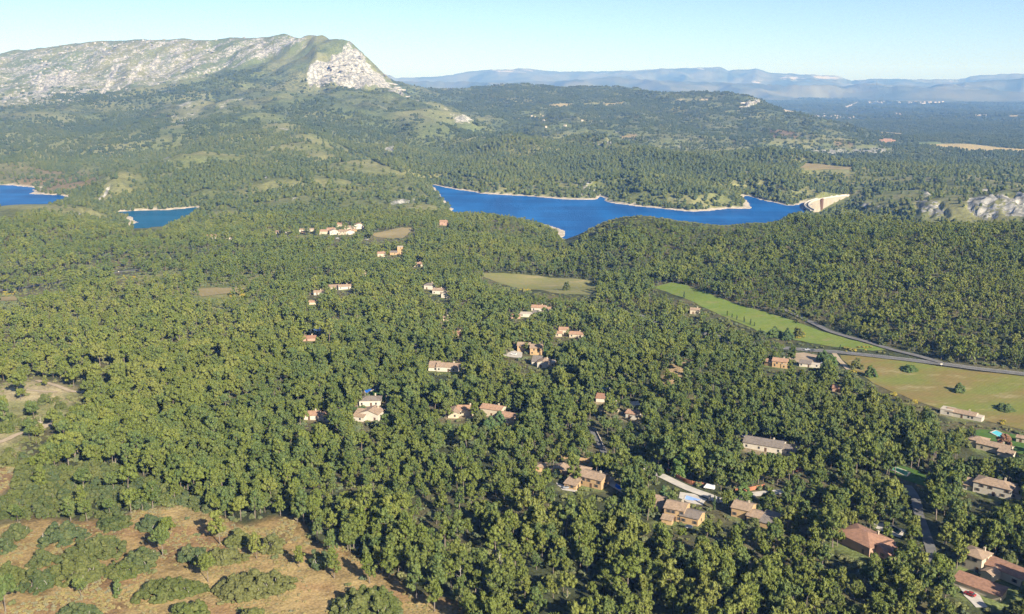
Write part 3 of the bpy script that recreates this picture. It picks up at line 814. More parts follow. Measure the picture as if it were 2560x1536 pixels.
def oak_crown(seed, w, d, h, cl=1.15, blades=36):
    """low holm oak dome w x d x h made of leaf clumps, lumpy outline"""
    g = np.random.default_rng(seed)
    n = int(1.05 * (w * d) / (cl * cl)) + 8
    cen, rd = [], []
    ph = g.uniform(0, 6.28, 3)
    for k in range(n):
        a = g.uniform(0, 2 * math.pi); q = math.sqrt(g.uniform(0, 1))
        edge_ = 1 + .12 * math.sin(2 * a + ph[0]) + .10 * math.sin(3 * a + ph[1]) + .07 * math.sin(5 * a + ph[2])
        x = math.cos(a) * q * edge_ * w / 2; y = math.sin(a) * q * edge_ * d / 2
        top = h * 1.12 * (1 - .85 * q ** 2.6) * (.84 + .26 * math.sin(x * .85 + ph[1]) * math.sin(y * .8 + ph[2]))
        z = max(.5, top * (g.uniform(.82, 1.02) if g.random() < .72 else g.uniform(.2, .8)) - cl * .5)
        cen.append(np.array((x, y, z))); rd.append(cl * g.uniform(.7, 1.4))
    return clump_cloud(g, cen, rd, blades * .7, .42, up=.5, core=.92, flat=.85)

def oak_stems(seed, w, d, h):
    g = np.random.default_rng(seed); tv, tf = [], []
    for k in range(max(3, int(w * d / 14))):
        x, y = g.uniform(-.36, .36) * w, g.uniform(-.36, .36) * d
        v, f = tube([(x, y, -.5), (x + g.uniform(-.3, .3), y + g.uniform(-.3, .3), h * .35), (x + g.uniform(-.8, .8), y + g.uniform(-.8, .8), h * .62)], [.16, .12, .07], 5)
        o = len(tv); tv += v; tf += [tuple(i + o for i in q_) for q_ in f]
    return tv, tf

OAKS = []
for k, (w, h) in enumerate([(6.5, 4.8), (5.5, 4.2), (7.5, 5.2), (5.0, 5.0)]):
    OAKS.append(combo_mesh('oak', oak_stems(400 + k, w, w, h), oak_crown(400 + k, w, w * .95, h, 1.0, 26), M_BARK, M_OAK))
def bush_mesh(name, seed, w, h, mat, cl=.55, blades=60, bl=.3):
    g = np.random.default_rng(seed)
    n = 12; cen = [np.array((g.normal() * w * .24, g.normal() * w * .24, h * g.uniform(.3, .7))) for _ in range(n)]
    v, f = clump_cloud(g, cen, [cl * g.uniform(.8, 1.3) for _ in range(n)], blades, bl, up=.4)
    me = quad_tri_mesh(name, v, f); me.materials.append(mat)
    return me
SCRUBS = [bush_mesh('scrub', 500 + k, 2.4, 1.5, M_SCRUB) for k in range(4)]
BROOMS = [bush_mesh('broom', 520 + k, 2.4, 1.6, M_BROOM) for k in range(2)]
def clump_tree(seed, n, spread, mat=M_FARP):
    """a few far trees together"""
    g = np.random.default_rng(seed); cen, rd = [], []
    for k in range(n):
        x, y = g.normal(scale=spread, size=2); h = g.uniform(6.5, 9.5)
        for zz, rr in ((.40, 2.9), (.68, 2.9), (.9, 2.0)):
            cen.append(np.array((x + g.normal() * .6, y + g.normal() * .6, h * zz - .6))); rd.append(rr * g.uniform(.8, 1.2))
    v, f = clump_cloud(g, cen, rd, 4.2, 1.2, up=.2, core=.95, flat=.95)
    me = quad_tri_mesh('far_tree', v, f); me.materials.append(mat)
    return me
FAR1 = [clump_tree(600 + k, 1, .5) for k in range(5)]
FAR3 = [clump_tree(620 + k, 4, 5.0, M_DISTP) for k in range(5)]

def scatter(name, meshes, pts, rotz, scl, idx, label, tilt=None):
    """one stuff object that instances the given meshes on points"""
    me = bpy.data.meshes.new(name)
    me.vertices.add(len(pts)); me.vertices.foreach_set('co', np.asarray(pts, np.float32).ravel())
    rot = np.zeros((len(pts), 3), np.float32); rot[:, 2] = rotz
    if tilt is not None: rot[:, :2] = tilt
    a = me.attributes.new('rot', 'FLOAT_VECTOR', 'POINT'); a.data.foreach_set('vector', rot.ravel())
    a = me.attributes.new('scl', 'FLOAT_VECTOR', 'POINT'); a.data.foreach_set('vector', np.asarray(scl, np.float32).ravel())
    a = me.attributes.new('idx', 'INT', 'POINT'); a.data.foreach_set('value', np.asarray(idx, np.int32))
    me.update()
    o = mesh_obj(name, me)
    ng = bpy.data.node_groups.new(name + '_scatter', 'GeometryNodeTree')
    ng.interface.new_socket('Geometry', in_out='INPUT', socket_type='NodeSocketGeometry')
    ng.interface.new_socket('Geometry', in_out='OUTPUT', socket_type='NodeSocketGeometry')
    gi = ng.nodes.new('NodeGroupInput'); go = ng.nodes.new('NodeGroupOutput')
    iop = ng.nodes.new('GeometryNodeInstanceOnPoints'); jn = ng.nodes.new('GeometryNodeJoinGeometry')
    for m_ in meshes:
        src = bpy.data.objects.new(m_.name + '_source', m_)
        oi = ng.nodes.new('GeometryNodeObjectInfo'); oi.inputs['Object'].default_value = src
        oi.inputs['As Instance'].default_value = True
        ng.links.new(oi.outputs['Geometry'], jn.inputs[0])
    def na(nm, typ):
        n = ng.nodes.new('GeometryNodeInputNamedAttribute'); n.data_type = typ; n.inputs[0].default_value = nm
        return [s for s in n.outputs if s.enabled][0]
    ng.links.new(gi.outputs[0], iop.inputs['Points']); ng.links.new(jn.outputs[0], iop.inputs['Instance'])
    iop.inputs['Pick Instance'].default_value = True
    ng.links.new(na('idx', 'INT'), iop.inputs['Instance Index'])
    ng.links.new(na('rot', 'FLOAT_VECTOR'), iop.inputs['Rotation'])
    ng.links.new(na('scl', 'FLOAT_VECTOR'), iop.inputs['Scale'])
    ng.links.new(iop.outputs[0], go.inputs[0])
    md = o.modifiers.new('scatter', 'NODES'); md.node_group = ng
    return tag(o, label, None, None, 'stuff')

# ------------------------------------------------------------------ fields, roads, paths
NO_TREE = []      # pixel polygons on the ground where no forest tree stands
PROTECT = []      # (pixel polygon, distance): nothing nearer may cover it
KEEP_OFF = []     # (x, y, radius) plan discs without trees

def field_mat(name, a, b_, c_=None, s1=.02, s2=.25):
    m, nt, b = new_mat(name); b.inputs['Roughness'].default_value = .95; b.inputs['Specular IOR Level'].default_value = .1
    tc = N(nt, 'ShaderNodeTexCoord'); P = tc.outputs['Object']
    mp = N(nt, 'ShaderNodeMapping'); mp.inputs['Rotation'].default_value = (0, 0, .5); mp.inputs['Scale'].default_value = (1, 2.2, 1); L(nt, P, mp.inputs[0])
    c = mix_col(nt, map_range(nt, noise_node(nt, mp.outputs[0], s1, 5, .6), .36, .64), a, b_)
    if c_: c = mix_col(nt, map_range(nt, noise_node(nt, mp.outputs[0], s1 * 2.3, 5, .65), .54, .66), c, c_)
    wv = N(nt, 'ShaderNodeTexWave'); wv.inputs['Scale'].default_value = .085; wv.inputs['Distortion'].default_value = 2.2; wv.inputs['Detail'].default_value = 2; L(nt, mp.outputs[0], wv.inputs[0])
    c = mix_col(nt, math_node(nt, 'MULTIPLY', wv.outputs['Fac'], .22), c, tuple(x * .6 for x in b_))
    nf = noise_node(nt, P, s2, 4, .7)
    c = mix_col(nt, map_range(nt, nf, .3, .7, 0, .35), c, tuple(x * .55 for x in a))
    L(nt, c, b.inputs['Base Color']); bump(nt, b, noise_node(nt, P, 1.2, 3), .35, .3)
    return m
M_PALE = field_mat('mown_pale_grass', (.235, .215, .095), (.19, .20, .07), (.30, .25, .13))
M_MEADOW = field_mat('green_meadow', (.145, .210, .038), (.185, .225, .055), (.22, .21, .08))
M_FALLOW = field_mat('fallow_field', (.178, .205, .048), (.232, .168, .066), (.30, .255, .125), .017)
M_DRY = field_mat('dry_field', (.30, .245, .13), (.25, .205, .10))
M_LAWN = field_mat('lawn', (.07, .14, .028), (.095, .16, .035), None, .08)
M_ASPH = simple_mat('asphalt', (.165, .16, .15), (.115, .112, .108), .25, .9)
M_CONC = simple_mat('pale_concrete', (.50, .46, .40), (.40, .37, .33), .3, .9)
M_SAND = simple_mat('sandy_track', (.42, .34, .24), (.33, .26, .17), .3, .95)
M_DIRT = simple_mat('bare_dirt', (.36, .28, .20), (.28, .21, .14), .25, .95)
M_LINE = simple_mat('road_paint', (.7, .7, .66), (.6, .6, .58), .5, .8)

def sheet(name, px_poly, mat, label, step=7.0, off=.2, notree=True, kind='structure'):
    pts = [ground(*p)[:2] for p in px_poly]
    pa = np.array(pts); x0, y0 = pa.min(0); x1, y1 = pa.max(0)
    gx, gy = np.meshgrid(np.arange(x0, x1, step), np.arange(y0, y1, step))
    gx = gx.ravel(); gy = gy.ravel()
    ok = in_poly(gx, gy, pts) & (poly_dist(gx, gy, pts) > step * .4)
    bpts = []
    for i in range(len(pts)):
        a = np.array(pts[i]); b = np.array(pts[(i + 1) % len(pts)]); n = max(1, int(np.hypot(*(b - a)) / step))
        nr_ = np.array([-(b - a)[1], (b - a)[0]]) / (np.hypot(*(b - a)) + 1e-6)
        for k in range(n):
            t_ = k / n
            bpts.append(tuple(a + (b - a) * t_ + nr_ * (random.uniform(-.12, .12) * step if k else 0)))
    nb = len(bpts)
    allp = [Vector(p) for p in bpts] + [Vector((x, y)) for x, y in zip(gx[ok], gy[ok])]
    vo, eo, fo, *_ = delaunay_2d_cdt(allp, [(i, (i + 1) % nb) for i in range(nb)], [], 1, 1e-3)
    xs = np.array([v[0] for v in vo]); ys = np.array([v[1] for v in vo])
    zs = height(xs, ys) + off
    me = bpy.data.meshes.new(name)
    me.from_pydata([(float(x), float(y), float(z)) for x, y, z in zip(xs, ys, zs)], [], [tuple(f) for f in fo])
    me.polygons.foreach_set('use_smooth', np.ones(len(me.polygons), bool)); me.update()
    bm = bmesh.new(); bm.from_mesh(me); bmesh.ops.recalc_face_normals(bm, faces=bm.faces)
    if sum(f.normal.z for f in bm.faces) < 0: bmesh.ops.reverse_faces(bm, faces=bm.faces)
    bm.to_mesh(me); bm.free()
    if notree: NO_TREE.append(px_poly)
    return tag(mesh_obj(name, me, mat), label, None, None, kind)

def catmull(p, n=10):
    p = [np.array(q, float) for q in p]; out = []
    for i in range(len(p) - 1):
        a, b, c, d = p[max(i - 1, 0)], p[i], p[i + 1], p[min(i + 2, len(p) - 1)]
        for k in range(n):
            t_ = k / n
            out.append(.5 * ((2 * b) + (-a + c) * t_ + (2 * a - 5 * b + 4 * c - d) * t_ ** 2 + (-a + 3 * b - 3 * c + d) * t_ ** 3))
    out.append(p[-1]); return out

def road(name, px_line, width, mat, label, off=.3, verge=3.0, kind='structure', line=None):
    pts = [np.array(ground(*p)[:2]) for p in px_line]
    L_ = catmull(pts, 12)
    vs_, fs = [], []
    m = 5
    for i, p in enumerate(L_):
        d = L_[min(i + 1, len(L_) - 1)] - L_[max(i - 1, 0)]; d /= (np.hypot(*d) + 1e-9); nrm = np.array([-d[1], d[0]])
        zc_ = max(float(height(*(p + nrm * w))) for w in (-width / 2, 0, width / 2))
        for k in range(m):
            w = (k / (m - 1) - .5) * width
            q_ = p + nrm * w
            vs_.append((q_[0], q_[1], max(float(height(*q_)), zc_ - .25) + off))
        if i:
            o = (i - 1) * m
            fs += [(o + k, o + m + k, o + m + k + 1, o + k + 1) for k in range(m - 1)]
        KEEP_OFF.append((p[0], p[1], width / 2 + verge))
    me = quad_tri_mesh(name, vs_, fs)
    bm = bmesh.new(); bm.from_mesh(me)
    if sum(f.normal.z for f in bm.faces) < 0: bmesh.ops.reverse_faces(bm, faces=bm.faces)
    bm.to_mesh(me); bm.free()
    o = tag(mesh_obj(name, me, mat), label, None, None, kind)
    if line:
        vs2, fs2 = [], []
        for side in (-1, 1):
            b0 = len(vs2)
            for i, p in enumerate(L_):
                d = L_[min(i + 1, len(L_) - 1)] - L_[max(i - 1, 0)]; d /= (np.hypot(*d) + 1e-9); nrm = np.array([-d[1], d[0]])
                zc_ = max(float(height(*(p + nrm * w))) for w in (-width / 2, 0, width / 2))
                for w in (side * (width / 2 - .35) - .09, side * (width / 2 - .35) + .09):
                    q_ = p + nrm * w; vs2.append((q_[0], q_[1], max(float(height(*q_)), zc_ - .25) + off + .05))
                if i: k = b0 + (i - 1) * 2; fs2.append((k, k + 1, k + 3, k + 2))
        mesh_obj('edge_line', quad_tri_mesh('edge_line', vs2, fs2), M_LINE, o)
    return o

def prot(rect_or_poly, r=None):
    p = rect_or_poly
    if len(p) == 4 and not isinstance(p[0], tuple):
        p = [(p[0], p[1]), (p[2], p[1]), (p[2], p[3]), (p[0], p[3])]
    if r is None:
        cx = sum(q_[0] for q_ in p) / len(p); by = max(q_[1] for q_ in p)
        r = ground(cx, by)[3] + 3
    PROTECT.append((p, r))

F_PALE = [(1190, 683), (1258, 683), (1346, 690), (1439, 697), (1480, 704), (1496, 714), (1475, 738), (1377, 732), (1315, 724), (1242, 706)]
F_MEADOW = [(1630, 719), (1677, 707), (1718, 714), (1790, 742), (1848, 764), (1922, 783), (1988, 804), (2038, 823), (2124, 850), (2225, 874), (2182, 878), (2081, 868), (2023, 858), (1910, 835), (1868, 816), (1810, 792), (1709, 746)]
F_FALLOW = [(2100, 889), (2182, 894), (2283, 906), (2353, 918), (2454, 931), (2560, 942), (2800, 968), (2800, 1112), (2560, 1076), (2492, 1060), (2454, 1050), (2337, 1019), (2279, 1000), (2205, 969), (2135, 928), (2104, 899)]
sheet('meadow', F_PALE, M_PALE, 'pale mown meadow with one lone round tree'); prot(F_PALE, ground(1340, 696)[3])
sheet('meadow', F_MEADOW, M_MEADOW, 'long bright green meadow at the foot of the wooded hill'); prot(F_MEADOW, ground(1690, 712)[3])
sheet('field', F_FALLOW, M_FALLOW, 'brown and green fallow field beside the main road', 9); prot(F_FALLOW, 740)
F_HAM = [(927, 584), (966, 578), (1005, 569), (1030, 569), (1028, 578), (1007, 596), (940, 593)]
sheet('field', F_HAM, M_DRY, 'small dry field beside the hamlet', 9); prot(F_HAM, ground(1005, 572)[3])
F_DRYL = [(488, 724), (540, 719), (560, 721), (613, 721), (604, 730), (560, 735), (503, 742)]
sheet('field', F_DRYL, M_DRY, 'narrow dry field among scrub and yellow broom', 8); prot(F_DRYL, ground(560, 723)[3])
F_SM = [(-60, 748), (0, 743), (41, 741), (41, 752), (0, 753), (-60, 757)]
sheet('field', F_SM, M_DRY, 'tiny dry field below the country road', 8); prot(F_SM, ground(10, 750)[3] - 8)
F_BACK = [(2000, 419), (2014, 409), (2070, 413), (2130, 418), (2127, 425), (2060, 424), (2010, 425)]
sheet('field', F_BACK, M_DRY, 'dry field on the far side of the lake', 14, .6); prot(F_BACK, ground(2065, 415)[3])

road('road', [(2900, 985), (2700, 953), (2560, 937), (2454, 925), (2357, 912), (2260, 900), (2143, 887), (2085, 881), (2015, 876), (1922, 866), (1850, 852), (1750, 832), (1641, 806), (1602, 791), (1563, 780), (1510, 770)], 7.5, M_ASPH, 'grey country road curving past the fallow field', line=True)
prot([(1960, 866), (2085, 874), (2260, 892), (2560, 928), (2560, 942), (2260, 906), (2085, 888), (1960, 876)], ground(2260, 905)[3] - 4)
road('road', [(2352, 908), (2300, 893), (2221, 873), (2159, 854), (2100, 838), (2066, 826), (2007, 797), (1960, 775)], 5.0, M_ASPH, 'side road branching along the foot of the wooded hill', off=.45)
prot([(2060, 822), (2159, 850), (2300, 890), (2300, 898), (2159, 859), (2060, 830)], ground(2159, 857)[3] - 4)
road('road', [(-250, 775), (-100, 745), (0, 728), (52, 721), (104, 712), (145, 707), (197, 695), (259, 689), (298, 681), (370, 672), (406, 666), (445, 662), (500, 656)], 7.5, M_ASPH, 'country road crossing the scrubby valley')
for seg in ([(-20, 724), (52, 716), (145, 702), (145, 712), (52, 726), (-20, 733)], [(285, 680), (370, 667), (372, 677), (290, 688)], [(405, 662), (445, 658), (445, 667), (405, 670)]): prot(seg, ground(seg[0][0], seg[-1][1])[3] - 4)
road('lane', [(1590, 1155), (1614, 1171), (1655, 1191), (1720, 1222), (1772, 1241), (1800, 1252), (1849, 1243), (1896, 1236), (1960, 1230)], 5.2, M_CONC, 'pale concrete lane between the villas')
prot([(1645, 1178), (1665, 1185), (1735, 1218), (1790, 1240), (1785, 1256), (1715, 1232), (1640, 1198)], ground(1700, 1240)[3])
road('driveway', [(2268, 1215), (2287, 1245), (2298, 1290), (2312, 1330), (2326, 1372), (2336, 1410)], 4.2, M_ASPH, 'grey driveway running down through the pines')
prot([(2286, 1260), (2300, 1260), (2332, 1365), (2320, 1372)], ground(2326, 1380)[3])
road('lane', [(1478, 1070), (1490, 1095), (1505, 1120), (1512, 1145)], 3.6, M_ASPH, 'short asphalt lane along a low garden wall')
prot([(1480, 1080), (1492, 1080), (1512, 1122), (1500, 1126)], ground(1505, 1128)[3])
road('track', [(2085, 884), (2100, 903), (2122, 925)], 3.5, M_SAND, 'sandy farm track off the main road')
prot([(2082, 884), (2094, 884), (2124, 922), (2114, 926)], ground(2118, 928)[3])
road('track', [(-120, 1135), (0, 1106), (44, 1087), (85, 1080), (112, 1068), (135, 1056), (175, 1046)], 4.2, M_SAND, 'sandy forest track skirting the scrub')
prot([(-5, 1092), (44, 1074), (103, 1064), (130, 1052), (160, 1046), (150, 1058), (110, 1082), (44, 1098), (-5, 1116)], ground(90, 1100)[3])
road('track', [(92, 952), (120, 959), (147, 967), (179, 979), (215, 981)], 3.2, M_SAND, 'thin sandy path crossing the open scrub')
road('track', [(55, 975), (100, 979), (145, 981)], 2.6, M_SAND, 'faint pale footpath on the scrub slope')
prot([(60, 945), (100, 945), (205, 970), (212, 990), (140, 990), (60, 982)], ground(140, 992)[3])
C_CLEAR = clearing
LAKE_VIEW = [(1079, 462), (1150, 476), (1260, 488), (1400, 498), (1490, 499), (1522, 507), (1620, 519), (1735, 531), (1820, 523), (1884, 522), (1866, 492), (1930, 506), (1995, 513), (1990, 522), (1950, 546), (1875, 556), (1798, 562), (1746, 556), (1668, 541), (1591, 536),
             (1539, 541), (1503, 554), (1461, 575), (1428, 603), (1419, 601), (1399, 585), (1394, 569), (1373, 559), (1332, 543), (1280, 531), (1190, 523), (1128, 525)]
prot(LAKE_VIEW, 1880); prot([(0, 466), (72, 470), (155, 490), (140, 497), (109, 510), (85, 521), (52, 524), (0, 535)], 2300)
prot([(285, 531), (489, 519), (468, 526), (437, 542), (396, 567), (331, 571), (346, 556), (330, 546), (312, 536)], 1980)
prot([(2290, 490), (2500, 482), (2560, 478), (2560, 545), (2400, 545), (2300, 535)], 1850)
NO_TREE.append(clearing); NO_TREE.append(soil_left)
prot([(-5, 1170), (60, 1163), (52, 1202), (-5, 1234)], ground(30, 1225)[3])
# far fields laid in the plain and on the plateau
for pl, c_ in [([(2196, 329), (2257, 334), (2257, 339), (2201, 335)], C(.34, .27, .13)), ([(2290, 361), (2340, 358), (2420, 359), (2500, 369), (2700, 385), (2700, 392), (2514, 377), (2428, 378)], C(.36, .29, .14)),
               ([(2250, 355), (2340, 354), (2360, 358), (2300, 361)], C(.15, .19, .07)), ([(1957, 274), (2023, 277), (2023, 282), (1960, 281)], C(.42, .36, .26)), ([(2435, 290), (2465, 291), (2465, 294), (2435, 294)], C(.36, .3, .17)),
               ([(2525, 292), (2545, 291), (2545, 295), (2525, 296)], C(.36, .3, .17)), ([(2235, 281), (2256, 282), (2256, 285), (2235, 285)], C(.45, .35, .26)),
               ([(1363, 264), (1404, 259), (1435, 261), (1400, 268)], C(.30, .25, .13)), ([(1508, 259), (1560, 257), (1563, 262), (1513, 264)], C(.32, .27, .14)), ([(1462, 258), (1500, 258), (1500, 262), (1462, 262)], C(.2, .2, .09)),
               ([(1690, 248), (1770, 246), (1770, 250), (1690, 252)], C(.25, .22, .12)), ([(1550, 340), (1590, 338), (1592, 345), (1552, 345)], C(.26, .2, .11)), ([(2110, 268), (2145, 255), (2149, 257), (2118, 271)], C(.4, .36, .32))]:
    paint(pl, c_, 1.5, 3200, 20000); NO_TREE.append(pl)
    pa = np.array(pl); m_ = in_poly(PXf, PYf, pl) & (RR[None, :] > 3200); FW[m_] = 0
# ------------------------------------------------------------------ houses
def roof_mat(name, a, b_):
    m, nt, b = new_mat(name); b.inputs['Roughness'].default_value = .85
    tc = N(nt, 'ShaderNodeTexCoord'); P = tc.outputs['Object']
    vor = N(nt, 'ShaderNodeTexVoronoi'); vor.inputs['Scale'].default_value = 3.2; L(nt, P, vor.inputs[0])
    c = mix_col(nt, vor.outputs['Color'], a, b_)
    c = mix_col(nt, map_range(nt, noise_node(nt, P, .8, 4), .4, .65, 0, .6), c, tuple(x * .55 for x in a))
    L(nt, c, b.inputs['Base Color'])
    wv = N(nt, 'ShaderNodeTexWave'); wv.inputs['Scale'].default_value = 1.6; L(nt, P, wv.inputs[0])
    bump(nt, b, wv.outputs['Fac'], .5, .08)
    return m
ROOFS = {'tan': roof_mat('tan_tiles', (.36, .26, .175), (.27, .19, .13)), 'red': roof_mat('red_tiles', (.33, .18, .115), (.26, .14, .09)),
         'grey': roof_mat('grey_brown_tiles', (.22, .185, .155), (.16, .135, .115)), 'orange': roof_mat('orange_tiles', (.40, .245, .155), (.32, .19, .12))}
WALLS = {'ochre': simple_mat('ochre_render', (.42, .285, .15), (.36, .24, .125), .5, .9), 'white': simple_mat('white_render', (.50, .455, .375), (.43, .39, .325), .5, .9),
         'cream': simple_mat('cream_render', (.48, .41, .30), (.41, .35, .255), .5, .9), 'pink': simple_mat('pink_render', (.38, .245, .18), (.33, .21, .15), .5, .9)}
M_GLASS = simple_mat('window_glass', (.03, .035, .04), (.05, .055, .06), 1, .15, 0, .6)
M_SHUT = simple_mat('shutter_paint', (.16, .12, .09), (.12, .09, .07), 1, .7)
M_WOOD = simple_mat('door_wood', (.13, .075, .045), (.09, .05, .03), 1, .7)
M_STONE = simple_mat('stone_trim', (.48, .42, .34), (.38, .33, .27), 1.2, .9)

def box_vf(x0, x1, y0, y1, z0, z1):
    v = [(x, y, z) for z in (z0, z1) for (x, y) in ((x0, y0), (x1, y0), (x1, y1), (x0, y1))]
    return v, [(0, 3, 2, 1), (4, 5, 6, 7), (0, 1, 5, 4), (1, 2, 6, 5), (2, 3, 7, 6), (3, 0, 4, 7)]
def join_vf(*parts):
    V_, F_ = [], []
    for v, f in parts:
        o = len(V_); V_ += list(v); F_ += [tuple(i + o for i in q_) for q_ in f]
    return V_, F_
WIN_ME = quad_tri_mesh('window', *box_vf(-.55, .55, -.06, .05, 0, 1.35)); WIN_ME.materials.append(M_GLASS)
SHUT_ME = quad_tri_mesh('shutter', *box_vf(-.24, .24, -.09, -.02, -.02, 1.37)); SHUT_ME.materials.append(M_SHUT)
DOOR_ME = quad_tri_mesh('door', *box_vf(-.6, .6, -.07, .05, 0, 2.2)); DOOR_ME.materials.append(M_WOOD)
CHIM_ME = quad_tri_mesh('chimney', *join_vf(box_vf(-.4, .4, -.3, .3, -1.2, 1.1), box_vf(-.5, .5, -.4, .4, 1.1, 1.25), box_vf(-.3, .3, -.2, .2, 1.25, 1.5)))
CHIM_ME.materials.append(WALLS['cream'])

def roof_mesh(w, d, h, kind, ov=.45, slope=.34, t=.2):
    """roof shell standing on the wall top; gable ridge along x ('g'), along y ('G'), hip ('h'), shed falling to the front ('s'), flat ('f')"""
    a, b = w / 2 + ov, d / 2 + ov
    if kind == 'g':
        rz = b * slope
        top = [(-a, -b, 0), (a, -b, 0), (a, 0, rz), (-a, 0, rz), (a, b, 0), (-a, b, 0)]; faces = [(0, 1, 2, 3), (3, 2, 4, 5)]; loop = [0, 1, 2, 4, 5, 3]
    elif kind == 'G':
        rz = a * slope
        top = [(-a, -b, 0), (0, -b, rz), (0, b, rz), (-a, b, 0), (a, -b, 0), (a, b, 0)]; faces = [(0, 1, 2, 3), (1, 4, 5, 2)]; loop = [0, 1, 4, 5, 2, 3]
    elif kind == 'h':
        if a >= b: rz = b * slope; e = [(-(a - b), 0, rz), (a - b, 0, rz)]
        else: rz = a * slope; e = [(0, -(b - a), rz), (0, b - a, rz)]
        top = [(-a, -b, 0), (a, -b, 0), (a, b, 0), (-a, b, 0)] + e
        faces = [(0, 1, 5, 4), (1, 2, 5), (2, 3, 4, 5), (3, 0, 4)] if a >= b else [(0, 1, 4), (1, 2, 5, 4), (2, 3, 5), (3, 0, 4, 5)]
        loop = [0, 1, 2, 3]
    elif kind == 's':
        rz = 2 * b * .26; top = [(-a, -b, 0), (a, -b, 0), (a, b, rz), (-a, b, rz)]; faces = [(0, 1, 2, 3)]; loop = [0, 1, 2, 3]
    else:
        rz = .02; top = [(-a + .3, -b + .3, 0), (a - .3, -b + .3, 0), (a - .3, b - .3, 0), (-a + .3, b - .3, 0)]; faces = [(0, 1, 2, 3)]; loop = [0, 1, 2, 3]
    drop = ov * slope if kind != 'f' else 0
    n = len(top)
    v = [(x, y, z + h - drop + t) for x, y, z in top] + [(x, y, z + h - drop) for x, y, z in top]
    f = list(faces) + [tuple(i + n for i in reversed(q_)) for q_ in faces]
    for i in range(len(loop)):
        p_, q_ = loop[i], loop[(i + 1) % len(loop)]
        f.append((p_, p_ + n, q_ + n, q_))
    return v, f, rz

def wall_mesh(w, d, h, kind, slope=.34):
    a, b = w / 2, d / 2; z0 = -3.0
    v = [(-a, -b, z0), (a, -b, z0), (a, b, z0), (-a, b, z0), (-a, -b, h), (a, -b, h), (a, b, h), (-a, b, h)]
    f = [(0, 1, 5, 4), (2, 3, 7, 6)]
    if kind == 'g':
        v += [(a, 0, h + b * slope), (-a, 0, h + b * slope)]; f += [(1, 2, 6, 8, 5), (3, 0, 4, 9, 7)]
    elif kind == 'G':
        v += [(0, -b, h + a * slope), (0, b, h + a * slope)]; f = [(0, 1, 5, 8, 4), (2, 3, 7, 9, 6), (1, 2, 6, 5), (3, 0, 4, 7)]
    elif kind == 's':
        v[6] = (a, b, h + 2 * b * .25); v[7] = (-a, b, h + 2 * b * .25); f += [(1, 2, 6, 5), (3, 0, 4, 7)]
    else: f += [(1, 2, 6, 5), (3, 0, 4, 7), (4, 5, 6, 7)]
    return v, f

HOUSES = []; YARDS = []
def house(label, blocks, wall='cream', roof='tan', cat='house', name='house', vis=None, chim=True, group=None, rkeep=None):
    """blocks: (px, py of the front foot, width px, depth m, wall height m, roof kind, yaw deg, windows[, roof colour])"""
    x0, y0, z0, r0 = ground(blocks[0][0], blocks[0][1])
    root = empty(name, (x0, y0, z0))
    tag(root, label, cat, group)
    for bi, bl in enumerate(blocks):
        px, py, wpx, d, h, kind, yaw, nw = bl[:8]
        rc = bl[8] if len(bl) > 8 else roof
        wc = bl[9] if len(bl) > 9 else wall
        x, y, z, r = ground(px, py)
        if abs(r - r0) > 60: s_ = r0 / r; x *= s_; y *= s_
        mpp = math.hypot(r0, ZC - z0) / F
        w = wpx * mpp / max(.55, math.cos(R(yaw)))
        rz = R(yaw) - math.atan2(x, y)
        c, s = math.cos(rz), math.sin(rz)
        cx, cy_ = x - s * d / 2, y + c * d / 2                    # front foot to block centre
        zb = z0 + (.0 if bi == 0 else min(max(float(height(cx, cy_)) - z0, -1.5), 1.5))
        M = Matrix.Translation((cx - x0, cy_ - y0, zb - z0 + bi * .013)) @ Matrix.Rotation(rz, 4, 'Z')
        wo = mesh_obj('wall', quad_tri_mesh('wall', *wall_mesh(w, d, h, kind)), WALLS[wc], root); wo.matrix_basis = M
        rv, rf, rzr = roof_mesh(w, d, h, kind)
        ro = mesh_obj('roof', quad_tri_mesh('roof', rv, rf), ROOFS[rc] if kind != 'f' else M_STONE, root); ro.matrix_basis = M
        if chim and bi == 0 and kind in 'gGh':
            co = mesh_obj('chimney', CHIM_ME, None, ro); co.location = (w * .22, (.15 if kind == 'g' else .3) * d, h + rzr * .55)
        floors = 2 if h > 4.6 else 1
        for fl in range(floors):
            zz = (.95 if floors == 1 else (.9 if fl == 0 else h - 2.0))
            for k in range(nw):
                xx = (k + .5) / nw * w - w / 2 + (0.15 * w / nw * (1 if (k + fl + bi) % 2 else -1))
                if fl == 0 and k == nw // 2 and bi == 0:
                    do = mesh_obj('door', DOOR_ME, None, root); do.matrix_basis = M @ Matrix.Translation((xx, -d / 2, .05))
                    continue
                wi = mesh_obj('window', WIN_ME, None, root); wi.matrix_basis = M @ Matrix.Translation((xx, -d / 2, zz))
                if r0 < 520:
                    for sgn in (-1, 1):
                        sh = mesh_obj('shutter', SHUT_ME, None, wi); sh.location = (sgn * .82, 0, 0)
            if nw and r0 < 900:
                for sgn in (-1, 1):
                    wi = mesh_obj('window', WIN_ME, None, root); wi.matrix_basis = M @ Matrix.Translation((sgn * w / 2, 0, zz)) @ Matrix.Rotation(sgn * math.pi / 2, 4, 'Z')
        KEEP_OFF.append((x0 + M.translation.x, y0 + M.translation.y, max(w, d) * .5 + 1.6))
        YARDS.append((x0 + M.translation.x, y0 + M.translation.y, max(w, d) * .5 + 3.5))
        if vis is None:
            hp = (h + 1.5) / mpp * .93
            prot((px - wpx * .55, py - hp - d / mpp * .3, px + wpx * .55, py - hp * .12), r0 + 2)
    if vis: prot(vis, r0 + 2)
    HOUSES.append(root)
    return root

